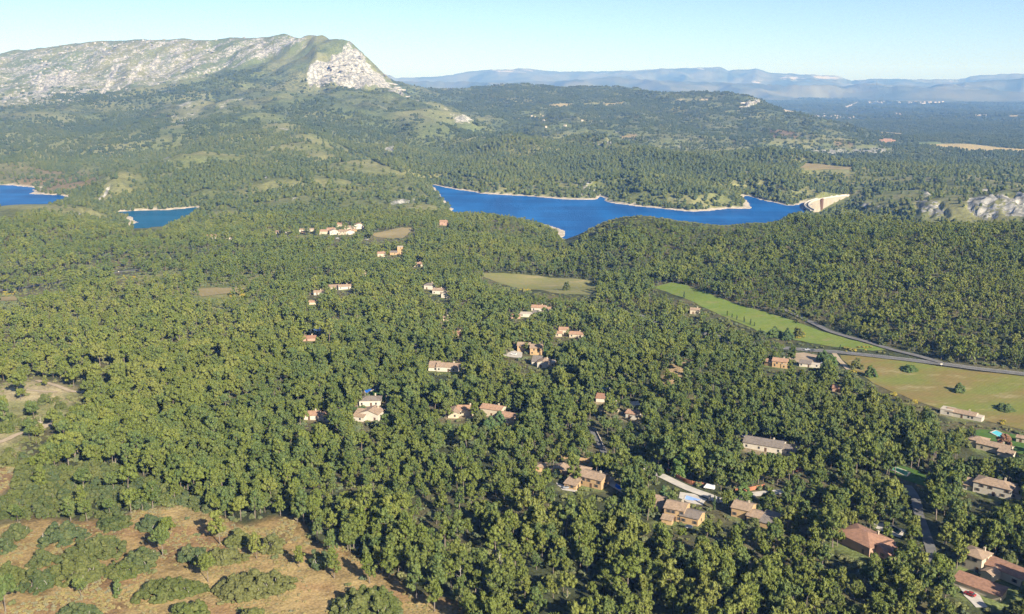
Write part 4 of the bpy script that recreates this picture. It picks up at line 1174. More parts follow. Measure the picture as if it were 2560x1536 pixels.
house('three-part ochre villa with tan tiled roofs below the lane', [(1684, 1303, 47, 9.5, 5.6, 'g', -16, 3), (1638, 1284, 30, 8, 3.2, 's', -16, 1), (1722, 1312, 42, 8.5, 3.6, 'g', -20, 2, 'grey'), (1666, 1312, 24, 3, 2.4, 's', -16, 0)], 'ochre', 'tan', vis=(1622, 1248, 1745, 1300))
house('rambling ochre villa beside a small blue pool', [(1474, 1219, 56, 9, 4.8, 'g', -28, 3), (1440, 1200, 34, 9, 4.0, 'h', -28, 1), (1396, 1190, 36, 7, 3.0, 'G', -20, 1), (1425, 1224, 28, 5, 2.6, 's', -28, 1), (1350, 1180, 22, 6, 2.6, 'h', -10, 0)], 'ochre', 'tan', vis=(1380, 1165, 1512, 1215))
house('brown-roofed house half hidden in pines by the lane end', [(1850, 1296, 42, 9, 4.4, 'g', -18, 2), (1882, 1308, 30, 8, 3.0, 'g', -20, 1), (1916, 1322, 32, 8, 2.6, 's', -20, 0, 'grey')], 'ochre', 'tan', vis=(1833, 1268, 1900, 1292))
house('large hipped red tile house in the pines above the farmhouse', [(2128, 1372, 78, 14, 4.2, 'h', -38, 2, 'red'), (2196, 1392, 48, 8, 3.2, 'G', -38, 1, 'red')], 'pink', 'red', vis=(2094, 1324, 2228, 1378))
house('cream farmhouse with square tower and long tiled wing', [(2424, 1425, 44, 8.5, 6.2, 'h', -24, 2), (2530, 1460, 130, 9, 3.6, 'g', -26, 5, 'red'), (2464, 1452, 22, 8, 3.2, 'G', -30, 0, 'tan'), (2440, 1484, 92, 5.5, 2.4, 's', -20, 0, 'red')], 'cream', 'tan', vis=(2390, 1374, 2560, 1478))
house('white two-storey villa with hipped roof and tall window', [(2478, 1240, 76, 10, 5.2, 'h', -12, 3), (2402, 1222, 44, 6, 2.8, 's', -12, 1), (2540, 1248, 46, 8, 3.0, 'g', -14, 1, 'grey')], 'white', 'tan', vis=(2418, 1196, 2560, 1242))
house('white-gabled house below the grey-roofed house and lawn', [(922, 1052, 44, 10, 4.2, 'G', -25, 2), (896, 1054, 26, 8, 3.0, 's', -25, 1)], 'white', 'tan', vis=(885, 1020, 948, 1048))
house('grey-brown roofed house beside the bright blue pool', [(925, 1016, 52, 9, 3.6, 'h', -6, 3, 'grey')], 'white', 'grey', vis=(900, 990, 956, 1012))
house('low house with orange-tan roof sunk among pines', [(778, 1050, 34, 8, 2.8, 'g', -12, 1), (808, 1054, 24, 7, 3.0, 'G', -12, 1)], 'white', 'orange', vis=(766, 1032, 824, 1050))
house('cream house with two crossing tiled roofs beside a cypress', [(1164, 1040, 44, 9, 3.6, 'g', -6, 2, 'orange'), (1133, 1046, 26, 10, 3.4, 'G', -10, 1)], 'cream', 'tan', vis=(1120, 1012, 1184, 1042))
house('long stepped cream house with orange tile roofs', [(1226, 1042, 50, 8.5, 4.6, 'g', -26, 3, 'orange'), (1264, 1054, 40, 8, 3.0, 'g', -28, 2, 'orange')], 'cream', 'orange', vis=(1200, 1010, 1280, 1048))
house('tiny tiled garden shed on a brown lawn', [(1090, 1014, 17, 4, 2.2, 'g', -10, 1)], 'pink', 'orange', 'shed', 'shed', chim=False)
house('ochre house with wide pale forecourt in the pines', [(1340, 888, 30, 10, 5.4, 'g', -6, 2), (1309, 880, 32, 9, 5.0, 'g', -6, 2)], 'ochre', 'tan', vis=(1294, 862, 1358, 890))
house('white house with three small roofs under tall pines', [(1356, 920, 26, 9, 3.8, 'G', -14, 1), (1340, 914, 22, 8, 3.0, 's', -10, 1, 'grey'), (1374, 917, 22, 7, 3.2, 'f', -14, 2)], 'white', 'tan', vis=(1331, 898, 1386, 918))
house('white low villa beside a turquoise pool and white terrace', [(1118, 930, 54, 10, 3.4, 'g', -14, 3), (1084, 928, 26, 8, 2.8, 's', -10, 1)], 'white', 'tan', vis=(1072, 910, 1152, 930))
house('cream villa with low wing on a grassy opening', [(1440, 845, 34, 8, 3.0, 'g', -8, 2), (1408, 838, 22, 8, 4.6, 'g', -6, 1), (1396, 842, 16, 6, 3, 'g', -6, 1)], 'cream', 'orange', vis=(1392, 824, 1452, 842))
house('orange roofed house above the blue-grey terrace roofs', [(1345, 778, 34, 9, 3.2, 'g', -12, 2), (1366, 780, 18, 7, 2.8, 'g', -10, 1)], 'white', 'orange', vis=(1328, 764, 1372, 777))
house('blue-grey flat-roofed annexe in the pine shade', [(1316, 793, 34, 8, 2.8, 'f', -8, 2), (1338, 792, 14, 6, 3.0, 's', -8, 1, 'grey')], 'white', 'grey', 'annexe', 'annexe', vis=(1300, 783, 1344, 792), chim=False)
house('small red roofed shed below the flat-roofed annexe', [(1288, 797, 24, 6, 2.4, 'g', -5, 1, 'red')], 'pink', 'red', 'shed', 'shed', vis=(1276, 788, 1302, 796), chim=False)
house('grey hip-roofed house at the pine forest top', [(1070, 724, 20, 9, 4.4, 'h', -20, 1, 'grey')], 'white', 'grey', vis=(1060, 708, 1084, 724))
house('cream stepped house with bright white gable in the pines', [(1094, 736, 26, 9, 3.8, 'g', -16, 2), (1112, 746, 18, 8, 4.4, 'G', -20, 1)], 'white', 'tan', vis=(1082, 722, 1122, 746))
house('red roofed cottage deep in the pines', [(1143, 843, 26, 8, 2.6, 'g', -6, 1, 'red')], 'pink', 'red', vis=(1130, 831, 1158, 841))
house('tiny pale roofed cottage in a forest gap', [(1115, 803, 15, 6, 2.6, 'g', -6, 1)], 'cream', 'tan', vis=(1107, 793, 1124, 802))
house('orange hip-roofed bungalow beside the shaded terrace', [(1528, 1030, 36, 8, 2.8, 'h', -8, 2, 'orange')], 'cream', 'orange', vis=(1510, 1016, 1548, 1028))
house('small white-walled orange roofed house on a slope', [(1577, 1048, 26, 7, 3.2, 'g', -24, 1, 'orange')], 'white', 'orange', vis=(1562, 1028, 1594, 1048))
house('red roofed open carport beside a pale drive', [(1500, 1006, 20, 5, 2.6, 's', -10, 0, 'red')], 'white', 'red', 'carport', 'carport', vis=(1488, 992, 1512, 1006), chim=False)
house('ochre villa with a bluish skylight by the dirt yard', [(1948, 920, 34, 9, 4.8, 'g', -8, 2), (1924, 916, 26, 8, 3.2, 'g', -30, 1), (1962, 922, 18, 6, 3.4, 'f', -8, 1)], 'ochre', 'orange', vis=(1908, 892, 1968, 922))
house('long white stable shed at the edge of the dirt yard', [(2012, 918, 26, 5, 2.6, 's', -6, 2, 'grey'), (2038, 920, 20, 5, 2.4, 'f', -6, 1)], 'white', 'grey', 'shed', 'shed', vis=(1992, 906, 2050, 918), chim=False)
house('red roofed cottage in the pines below the farm track', [(2098, 982, 32, 7, 2.6, 'g', -8, 1, 'red')], 'pink', 'red', vis=(2082, 968, 2116, 979))
house('low white flat house on the fallow field edge', [(2400, 1045, 60, 8, 2.8, 'g', -14, 3), (2365, 1038, 26, 7, 3.6, 'f', -14, 1), (2435, 1052, 30, 6, 2.6, 'f', -14, 1)], 'white', 'tan', vis=(2350, 1026, 2450, 1050))
house('brown villa with stepped roofs beside the lawn and pool', [(2480, 1132, 66, 8, 3.6, 'g', -16, 2), (2440, 1120, 34, 8, 4.6, 'h', -16, 1), (2512, 1144, 30, 6, 2.8, 'g', -16, 0)], 'cream', 'tan', vis=(2408, 1104, 2525, 1138))
house('small cream pool house at the end of the lawn', [(2556, 1108, 26, 5, 2.8, 'g', -10, 1)], 'cream', 'tan', 'pool house', 'pool_house', vis=(2540, 1092, 2560, 1106), chim=False)
house('wide dark-roofed villa below the navy pool', [(1905, 1128, 90, 11, 3.4, 'g', -12, 4, 'grey'), (1960, 1136, 50, 9, 3.0, 'g', -14, 1, 'grey')], 'white', 'grey', vis=(1858, 1098, 1985, 1124))
house('cream cottage beside the green meadow edge', [(1736, 786, 22, 7, 4.0, 'g', -10, 1)], 'cream', 'tan', vis=(1722, 770, 1746, 786))
house('white long house under tall pines at the ridge', [(862, 724, 30, 8, 3.0, 'g', 4, 2), (836, 725, 24, 6, 2.6, 's', 4, 1)], 'white', 'tan', vis=(830, 714, 882, 724))
house('pale cottage with white wall among dense pines', [(796, 738, 22, 7, 2.8, 'g', -6, 1)], 'white', 'tan', vis=(776, 727, 806, 738))
house('pink roofed cottage nearly buried in the pines', [(783, 762, 20, 6, 2.4, 'g', -6, 0, 'orange')], 'cream', 'orange', vis=(772, 753, 794, 761))
house('red roofed cottage near the blue covered pool', [(772, 853, 34, 7, 2.4, 'g', -4, 1, 'red')], 'pink', 'red', vis=(758, 843, 788, 852))
house('cream house with orange roof in the woods below the hamlet', [(953, 642, 18, 9, 4.2, 'g', -6, 1, 'orange')], 'cream', 'orange', vis=(943, 631, 963, 641))
house('square ochre tower house above the woods', [(1000, 636, 13, 9, 9.5, 'f', -6, 1), (984, 638, 18, 9, 3.4, 'g', -6, 1, 'grey')], 'ochre', 'tan', vis=(974, 624, 1008, 637))
house('pale house with teal awning in the forest', [(1044, 667, 24, 8, 3.2, 'g', -6, 1, 'orange')], 'cream', 'orange', vis=(1032, 656, 1056, 666))
house('pink house beside the lake hill woods', [(1108, 564, 18, 9, 6.0, 'g', -10, 1, 'orange')], 'pink', 'orange', vis=(1096, 552, 1120, 563))
house('long red-roofed school building among trees', [(532, 598, 34, 12, 4.0, 'g', -4, 3, 'red'), (562, 600, 36, 12, 4.0, 'g', -14, 3, 'red')], 'white', 'red', 'school', 'school_building', vis=(518, 589, 580, 595), chim=False)
house('tan cottage in the garden below the ridge house', [(905, 690, 22, 7, 3.0, 'g', -6, 1)], 'cream', 'tan', vis=(893, 680, 912, 688))
# the hamlet
ham = [(812, 586, 26, 'orange', 'cream', 6, 'western end of the hamlet, orange roofed house'), (836, 587, 22, 'tan', 'white', 7, 'tall white gabled house inside the hamlet'), (856, 588, 20, 'tan', 'cream', 7, 'cream house with broad roof in the hamlet middle'),
       (876, 587, 20, 'orange', 'white', 6, 'white house with orange roof at the hamlet front'), (872, 576, 22, 'tan', 'cream', 6, 'cream house at the back row of the hamlet'), (898, 573, 24, 'tan', 'white', 8, 'tall pale house at the uphill end of the hamlet'),
       (848, 567, 14, 'orange', 'cream', 5, 'small orange roofed house above the hamlet'), (884, 582, 16, 'tan', 'ochre', 5, 'ochre house squeezed between hamlet neighbours'), (826, 580, 18, 'orange', 'cream', 5, 'orange roofed barn behind the hamlet west end')]
for k, (px, py, w, rf_, wl, h, lb) in enumerate(ham):
    house(lb, [(px, py, w, 11, h * .75, 'gG'[k % 2], [-12, 8, -20, 5][k % 4], 2, rf_)], wl, rf_, vis=(px - w / 2, py - 14, px + w / 2, py - 5), group='houses of the hamlet')
for px, py, w, wl, lb in [(755, 580, 13, 'white', 'white cottage apart from the hamlet, beside tall trees'), (778, 579, 18, 'cream', 'low cream cottage on the hamlet approach'), (757, 586, 8, 'ochre', 'tiny ochre hut by the hamlet approach'), (720, 582, 12, 'white', 'white hut in the woods below the knoll'), (694, 585, 8, 'cream', 'lonely cream hut west of the hamlet')]:
    house(lb, [(px, py, w, 7, 3.4, 'g', -8, 1)], wl, 'tan', vis=(px - w / 2 - 1, py - 8, px + w / 2 + 1, py), chim=False)
house('large brick-red farm on the plain with long wings', [(2218, 357, 18, 22, 12, 'g', -5, 3, 'orange'), (2204, 357, 10, 20, 8, 'g', -5, 1, 'orange'), (2232, 358, 10, 20, 9, 'g', -5, 1, 'orange')], 'pink', 'orange', 'farm', 'farm_building', vis=(2190, 345, 2240, 357), chim=False)
# far villages: one shape, copied
vil_w = quad_tri_mesh('village_wall', *wall_mesh(13, 10, 8, 'g')); vil_w.materials.append(WALLS['white'])
rv, rf, _ = roof_mesh(13, 10, 8, 'g'); vil_r = quad_tri_mesh('village_roof', rv, rf); vil_r.materials.append(ROOFS['tan'])
def village(label, group, boxes, n, s=1.0):
    for k in range(n):
        bx = boxes[k % len(boxes)]
        px = random.uniform(bx[0], bx[2]); py = random.uniform(bx[1], bx[3])
        x, y, z, r = ground(px, py, 2600)
        sc = s * random.uniform(.7, 1.5)
        e = empty('house', (x, y, z), random.uniform(-.7, .7)); e.scale = (sc * random.uniform(.8, 1.4), sc, sc)
        tag(e, label, 'house', group)
        mesh_obj('wall', vil_w, None, e); mesh_obj('roof', vil_r, None, e)
        KEEP_OFF.append((x, y, 16))
village('pale house of the distant village strung across the plain', 'houses of the distant village', [(2215, 252, 2330, 260), (2270, 250, 2305, 259), (2315, 252, 2365, 259), (2170, 255, 2210, 259)], 90, .95)
village('white house of the straggling settlement below the plateau', 'houses of the settlement below the plateau', [(2020, 282, 2075, 293), (2060, 288, 2140, 298)], 40, .6)
village('pale house high on the far foothills', 'houses on the far foothills', [(2015, 220, 2065, 225)], 12, 1.2)
village('small pale house in the valley behind the shoulder ridge', 'houses in the valley behind the ridge', [(1330, 300, 1480, 325), (1290, 285, 1420, 300), (1640, 250, 1780, 253)], 14, .5)

for (yx, yy, yr) in YARDS:
    ra = math.hypot(yx, yy)
    j0, j1 = np.searchsorted(RR, ra - yr - 8), np.searchsorted(RR, ra + yr + 8)
    sub = (slice(None), slice(j0, j1))
    dd_ = np.hypot(Xf[sub] - yx, Yf[sub] - yy) + (f2[sub] - .5) * 9
    w_ = 1 - sstep(yr - 2, yr + 3, dd_)
    GC[sub] = GC[sub] + (lerp(C(.25, .20, .125), C(.13, .155, .055), sstep(.42, .6, f1[sub])) - GC[sub]) * w_[..., None]
cc[:, :3] = padded(GC, C(.09, .1, .05)).reshape(-1, 3)
terrain.data.attributes['ground_color'].data.foreach_set('color', cc.ravel())
terrain.data.attributes['far_wood'].data.foreach_set('value', padded(FW, 0).astype(np.float32).ravel())


# ------------------------------------------------------------------ pools, terraces, lawns
M_POOL = {'blue': water_material('pool_blue', (.02, .12, .50), (.03, .16, .60), .1), 'turq': water_material('pool_turquoise', (.10, .42, .48), (.14, .50, .55), .1),
          'navy': water_material('pool_navy', (.01, .04, .22), (.015, .06, .28), .1), 'green': water_material('pool_green', (.10, .28, .17), (.14, .34, .2), .1),
          'dark': water_material('pool_dark', (.006, .015, .015), (.01, .02, .02), .1), 'cover': simple_mat('pool_cover', (.30, .45, .80), (.22, .36, .70), .4, .5)}
def grow(poly, d):
    pa = np.array(poly); n = len(pa); area = 0.5 * np.sum(pa[:, 0] * np.roll(pa[:, 1], -1) - np.roll(pa[:, 0], -1) * pa[:, 1]); s = 1 if area > 0 else -1
    out = []
    for i in range(n):
        e1 = pa[i] - pa[i - 1]; e2 = pa[(i + 1) % n] - pa[i]
        u1 = np.array([e1[1], -e1[0]]) / (np.hypot(*e1) + 1e-6); u2 = np.array([e2[1], -e2[0]]) / (np.hypot(*e2) + 1e-6)
        nn = u1 + u2; nn /= (np.hypot(*nn) + 1e-6)
        out.append(tuple(pa[i] + s * d * nn))
    return out
def pool(label, corners, water, coping=M_STONE, edge=1.0, vis=True, name='swimming_pool'):
    g_ = [ground(*c) for c in corners]
    cx, cy_ = sum(q_[0] for q_ in g_) / 4, sum(q_[1] for q_ in g_) / 4; cz = max(q_[2] for q_ in g_)
    root = tag(empty(name, (cx, cy_, cz)), label, 'pool')
    inner = [(q_[0] - cx, q_[1] - cy_) for q_ in g_]; outer = grow(inner, edge)
    v = [(x, y, .28) for x, y in inner] + [(x, y, .28) for x, y in outer] + [(x, y, -1.5) for x, y in inner] + [(x, y, -1.5) for x, y in outer]
    f = []
    for i in range(4):
        j = (i + 1) % 4; f += [(i, j, 4 + j, 4 + i), (4 + i, 4 + j, 12 + j, 12 + i), (i, 8 + i, 8 + j, j)]
    me = quad_tri_mesh('coping', v, f); bm = bmesh.new(); bm.from_mesh(me); bmesh.ops.recalc_face_normals(bm, faces=bm.faces); bm.to_mesh(me); bm.free()
    mesh_obj('coping', me, coping, root)
    me = quad_tri_mesh('water_surface', [(x, y, .16) for x, y in inner], [(0, 1, 2, 3)]); bm = bmesh.new(); bm.from_mesh(me)
    for fc in bm.faces:
        fc.normal_update()
        if fc.normal.z < 0: fc.normal_flip()
    bm.to_mesh(me); bm.free()
    mesh_obj('water_surface', me, M_POOL[water], root)
    KEEP_OFF.append((cx, cy_, 5))
    if vis: prot(list(corners), g_[0][3] + 4)
    return root
sheet('lawn', [(912, 985), (940, 975), (958, 985), (972, 1000), (960, 1006), (920, 1000)], M_LAWN, 'dark green lawn beside the bright blue pool', 3, .15)
sheet('lawn', [(2418, 1085), (2450, 1074), (2500, 1078), (2575, 1098), (2600, 1130), (2530, 1140), (2470, 1108), (2430, 1100)], M_LAWN, 'bright lawn around the turquoise pool', 3, .15)
prot([(2425, 1085), (2455, 1076), (2560, 1094), (2560, 1120), (2520, 1112), (2440, 1100)], ground(2500, 1125)[3])
sheet('lawn', [(2205, 1170), (2250, 1162), (2300, 1180), (2350, 1210), (2330, 1222), (2260, 1200)], M_LAWN, 'green lawn around the long green pool', 3, .15)
prot([(2225, 1166), (2285, 1176), (2330, 1205), (2300, 1205), (2240, 1192)], ground(2270, 1205)[3])
sheet('lawn', [(1334, 870), (1372, 868), (1378, 888), (1350, 894)], M_LAWN, 'small lawn beside the ochre forecourt house', 3, .15)
sheet('yard', [(1966, 884), (2010, 882), (2055, 890), (2058, 908), (2000, 908), (1975, 900)], M_DIRT, 'bare dirt yard with shadow beside the ochre villa', 4, .15); prot([(1970, 886), (2010, 884), (2052, 892), (2050, 906), (1985, 904)], ground(2010, 912)[3])
sheet('terrace', [(1252, 888), (1285, 877), (1306, 882), (1304, 896), (1280, 894), (1262, 892)], M_CONC, 'wide pale forecourt of the ochre house', 3, .2); prot([(1254, 886), (1285, 878), (1304, 884), (1302, 894)], ground(1285, 898)[3])
sheet('terrace', [(1700, 1231), (1735, 1236), (1768, 1250), (1757, 1264), (1720, 1258), (1697, 1246)], M_CONC, 'pale paved terrace with a blue pool cover', 3, .2)
sheet('terrace', [(1146, 918), (1160, 911), (1176, 914), (1172, 924), (1152, 922)], M_CONC, 'white terrace beside the low villa', 3, .2); prot((1146, 911, 1175, 922))
sheet('terrace', [(1390, 1208), (1420, 1214), (1446, 1222), (1440, 1232), (1405, 1226)], M_CONC, 'sunlit terrace in front of the rambling ochre villa', 3, .2); prot((1400, 1210, 1440, 1228))
sheet('terrace', [(1506, 1192), (1530, 1200), (1560, 1222), (1556, 1234), (1536, 1222), (1514, 1208)], M_CONC, 'pale terrace around the small villa pool', 3, .2); prot([(1508, 1194), (1530, 1202), (1558, 1224), (1540, 1224)], ground(1545, 1238)[3])
sheet('terrace', [(2392, 1462), (2420, 1468), (2450, 1490), (2470, 1520), (2440, 1520), (2410, 1490)], M_CONC, 'grey paved court below the farmhouse shed', 3, .2); prot([(2395, 1466), (2420, 1474), (2440, 1500), (2420, 1495)], ground(2430, 1512)[3])
sheet('terrace', [(2178, 1308), (2215, 1310), (2262, 1326), (2252, 1346), (2215, 1334), (2190, 1322)], M_CONC, 'weathered terrace around the dark pool', 3, .15); prot([(2182, 1312), (2250, 1322), (2250, 1342), (2212, 1332)], ground(2235, 1350)[3])
sheet('terrace', [(1558, 1006), (1596, 1004), (1602, 1014), (1564, 1016)], M_CONC, 'shaded pale terrace above the sloping orange house', 3, .2); prot((1560, 1004, 1600, 1014))
pool('bright blue pool with pale stone edge on the lawn', [(909, 978), (922, 972), (931, 976), (917, 984)], 'blue')
pool('blue-covered pool on the pale terrace of the ochre villa', [(1716, 1240), (1752, 1251), (1746, 1259), (1712, 1249)], 'cover', M_CONC, .6)
pool('small azure pool beside the rambling ochre villa', [(1540, 1210), (1556, 1222), (1552, 1230), (1537, 1218)], 'blue', M_CONC, .8)
pool('turquoise pool on the bright lawn', [(2478, 1084), (2490, 1080), (2513, 1090), (2502, 1096)], 'turq')
pool('navy pool above the wide dark-roofed villa', [(1852, 1078), (1858, 1074), (1872, 1090), (1858, 1092)], 'navy', M_CONC, 1.2)
pool('long pale green pool in the right-hand lawn', [(2229, 1177), (2236, 1172), (2272, 1184), (2266, 1191)], 'green')
pool('dark empty-looking pool with broad stone rim', [(2221, 1324), (2232, 1317), (2254, 1329), (2246, 1338)], 'dark', M_STONE, 1.4)
pool('pale turquoise pool in the shade above the carport', [(1503, 968), (1516, 964), (1522, 971), (1508, 976)], 'turq', M_CONC)
pool('white-edged blue pool beyond the small lawn', [(1410, 880), (1428, 878), (1430, 883), (1412, 885)], 'cover', M_CONC)
pool('round-edged turquoise pool beside the low white villa', [(1139, 914), (1146, 910), (1150, 914), (1143, 917)], 'turq', M_CONC, .6)
pool('blue covered pool deep in the western pines', [(780, 822), (802, 820), (808, 828), (784, 830)], 'cover', M_CONC, .8)
pool('small blue pool in the trees behind the white house', [(1420, 920), (1426, 917), (1430, 922), (1424, 926)], 'blue', M_CONC, .5)

# ------------------------------------------------------------------ walls, pillars, hedges, vehicles, signs
def wall_run(name, label, line, h, th, mat, cat, cap=None, vis=True, posts=None):
    g_ = [ground(*p) for p in line]
    x0, y0, z0, r0 = g_[0]
    root = tag(empty(name, (x0, y0, z0)), label, cat)
    P = catmull([np.array(q_[:2]) for q_ in g_], 8); v, f = [], []
    for i, p in enumerate(P):
        d = P[min(i + 1, len(P) - 1)] - P[max(i - 1, 0)]; d /= np.hypot(*d) + 1e-9; n = np.array([-d[1], d[0]]) * th / 2
        z = float(height(*p)) - z0
        for s, zz in ((-1, -1), (1, -1), (1, h), (-1, h)): v.append((p[0] - x0 + s * n[0], p[1] - y0 + s * n[1], z + zz))
        if i:
            o = (i - 1) * 4
            for a_, b_ in ((0, 1), (1, 2), (2, 3), (3, 0)): f.append((o + a_, o + b_, o + 4 + b_, o + 4 + a_))
    f += [(0, 1, 2, 3), tuple(len(v) - 1 - k for k in range(4))]
    me = quad_tri_mesh('panel', v, f); bm = bmesh.new(); bm.from_mesh(me); bmesh.ops.recalc_face_normals(bm, faces=bm.faces); bm.to_mesh(me); bm.free()
    mesh_obj('panel', me, mat, root)
    pm = quad_tri_mesh('post', *box_vf(-th * .8, th * .8, -th * .8, th * .8, -1, h + .25))
    for i in range(0, len(P), posts or 8):
        o = mesh_obj('post', pm, cap or mat, root); o.location = (P[i][0] - x0, P[i][1] - y0, float(height(*P[i])) - z0)
    if vis:
        pw = h * F / r0
        prot([(p[0], p[1] - pw) for p in line] + [(p[0], p[1]) for p in reversed(line)], min(q_[3] for q_ in g_))
    return root
M_TERRA = simple_mat('terracotta_screen', (.34, .14, .075), (.26, .10, .055), .6, .9)
wall_run('garden_wall', 'ochre garden wall with gate posts above the rambling villa', [(1381, 1150), (1400, 1147), (1430, 1151), (1472, 1156)], 2.0, .5, WALLS['ochre'], 'wall')
wall_run('garden_wall', 'low stone wall along the short asphalt lane', [(1490, 1080), (1500, 1100), (1509, 1121)], 1.2, .4, M_STONE, 'wall', vis=False)
wall_run('fence', 'rust-red screen fence along the concrete lane', [(1668, 1180), (1700, 1200), (1730, 1212), (1770, 1218)], 1.9, .2, M_TERRA, 'fence')
wall_run('fence', 'rust-red screen fence on the shaded lane bend', [(1835, 1232), (1870, 1228), (1910, 1220)], 1.9, .2, M_TERRA, 'fence')
wall_run('fence', 'short orange screen fence in the pine gap', [(1968, 1184), (1990, 1180), (2006, 1177)], 1.9, .2, M_TERRA, 'fence')
for px, py, lb in [(1774, 1252, 'white gate pillar at the terrace side of the lane'), (1795, 1257, 'white gate pillar at the pine side of the lane')]:
    x, y, z, r = ground(px, py); e = tag(empty('gate_pillar', (x, y, z)), lb, 'pillar')
    mesh_obj('shaft', quad_tri_mesh('shaft', *box_vf(-.45, .45, -.45, .45, -.5, 2.4)), WALLS['white'], e); mesh_obj('cap', quad_tri_mesh('cap', *box_vf(-.6, .6, -.6, .6, 2.4, 2.6)), M_STONE, e)
    prot((px - 4, py - 14, px + 4, py))

def paint_mat(name, c): return simple_mat(name, c, tuple(x * .95 for x in c), 1, .3, 0, .5)
M_TYRE = simple_mat('tyre_rubber', (.02, .02, .02), None, 1, .8); M_RIM = simple_mat('wheel_rim', (.4, .4, .42), None, 1, .3, 0, .6)
M_LAMP = simple_mat('headlamp', (.7, .7, .72), None, 1, .1, 0, .6)
def lathe_wheel(rad, wid):
    v, f = tube([(-wid / 2, 0, 0), (wid / 2, 0, 0)], [rad, rad], 14)
    f += [tuple(range(13, -1, -1)), tuple(range(14, 28))]
    return v, f
TYRE_ME = quad_tri_mesh('tyre', *lathe_wheel(.33, .22)); TYRE_ME.materials.append(M_TYRE)
RIM_ME = quad_tri_mesh('rim', *lathe_wheel(.2, .235)); RIM_ME.materials.append(M_RIM)
def car(label, px, py, yaw, col, van=False, cat='car', name='parked_car', on=.0):
    x, y, z, r = ground(px, py); e = tag(empty(name, (x, y, z + on), R(yaw)), label, cat)
    m = paint_mat(name + '_paint', col)
    hw, ln = .88, 2.15
    if van: ln = 2.6; prof = [(-ln, .35), (ln - .1, .35), (ln, .8), (ln - .35, 1.15), (ln - 1.0, 2.15), (-ln + .05, 2.2), (-ln, 1.0)]
    else: prof = [(-ln, .35), (ln - .1, .35), (ln, .62), (ln - .1, .85), (ln - 1.15, .98), (-ln + .35, 1.0), (-ln, .9)]
    def prism(pr, w, name_, mat, inset=0.0):
        n = len(pr); v = [(-w, a, b) for a, b in pr] + [(w, a, b) for a, b in pr]
        if inset: v = [(q_[0] * (1 - inset * (q_[2] > 1.2)), q_[1], q_[2]) for q_ in v]
        f = [tuple(range(n)), tuple(range(2 * n - 1, n - 1, -1))] + [(i, i + n, (i + 1) % n + n, (i + 1) % n) for i in range(n)]
        me = quad_tri_mesh(name_, v, f); bm = bmesh.new(); bm.from_mesh(me); bmesh.ops.recalc_face_normals(bm, faces=bm.faces); bmesh.ops.bevel(bm, geom=bm.edges[:], offset=.05, segments=1, affect='EDGES'); bm.to_mesh(me); bm.free()
        return mesh_obj(name_, me, mat, e)
    prism(prof, hw, 'body', m)
    if van:
        prism([(ln - .42, 1.2), (ln - .36, 1.22), (ln - .98, 2.0), (ln - 1.05, 1.98)], hw * .9, 'windscreen', M_GLASS)
    else:
        prism([(-ln + .4, 1.0), (ln - 1.1, .98), (ln - 1.75, 1.42), (-ln + .95, 1.44)], hw * .93, 'window', M_GLASS, .12)
        prism([(-ln + .9, 1.43), (ln - 1.8, 1.41), (ln - 1.85, 1.48), (-ln + 1.0, 1.5)], hw * .8, 'roof', m)
    for sx in (-1, 1):
        for sy in (-1.35, 1.3):
            w_ = mesh_obj('wheel', TYRE_ME, None, e); w_.location = (sx * (hw - .08), sy * (1.2 if van else 1), .33)
            mesh_obj('rim', RIM_ME, None, w_)
        h_ = mesh_obj('headlight', quad_tri_mesh('headlight', *box_vf(-.16, .16, -.05, .05, -.08, .08)), M_LAMP, e); h_.location = (sx * .62, ln - .03, .72)
    KEEP_OFF.append((x, y, 4)); prot((px - 8, py - 9, px + 8, py + 2))
    return e
car('white van parked on the concrete lane by the rust-red fence', 1773, 1224, 64, (.75, .75, .74), True, 'van', 'parked_van', .35)
car('dark car on the main road at the farm track corner', 2030, 879, 84, (.05, .055, .065), on=.35)
car('silver car following on the main road', 2018, 877, 84, (.4, .41, .43), on=.35)
car('white car parked beside the long stable shed', 2052, 912, 30, (.74, .74, .73))
car('blue-grey car in the shade of the pine drive', 2092, 946, 20, (.18, .22, .32))
car('silver car parked at the hamlet field entrance', 917, 600, 60, (.5, .5, .52)); car('white car parked in front of the hamlet', 843, 597, 70, (.75, .75, .74))
car('red car parked on the farmhouse court', 2424, 1490, 40, (.30, .03, .03), on=.25); car('white car parked on the wide pale forecourt', 1284, 888, 70, (.7, .7, .69), on=.25); car('grey car parked on the sunlit terrace of the rambling villa', 1418, 1222, 100, (.22, .23, .25), on=.25)

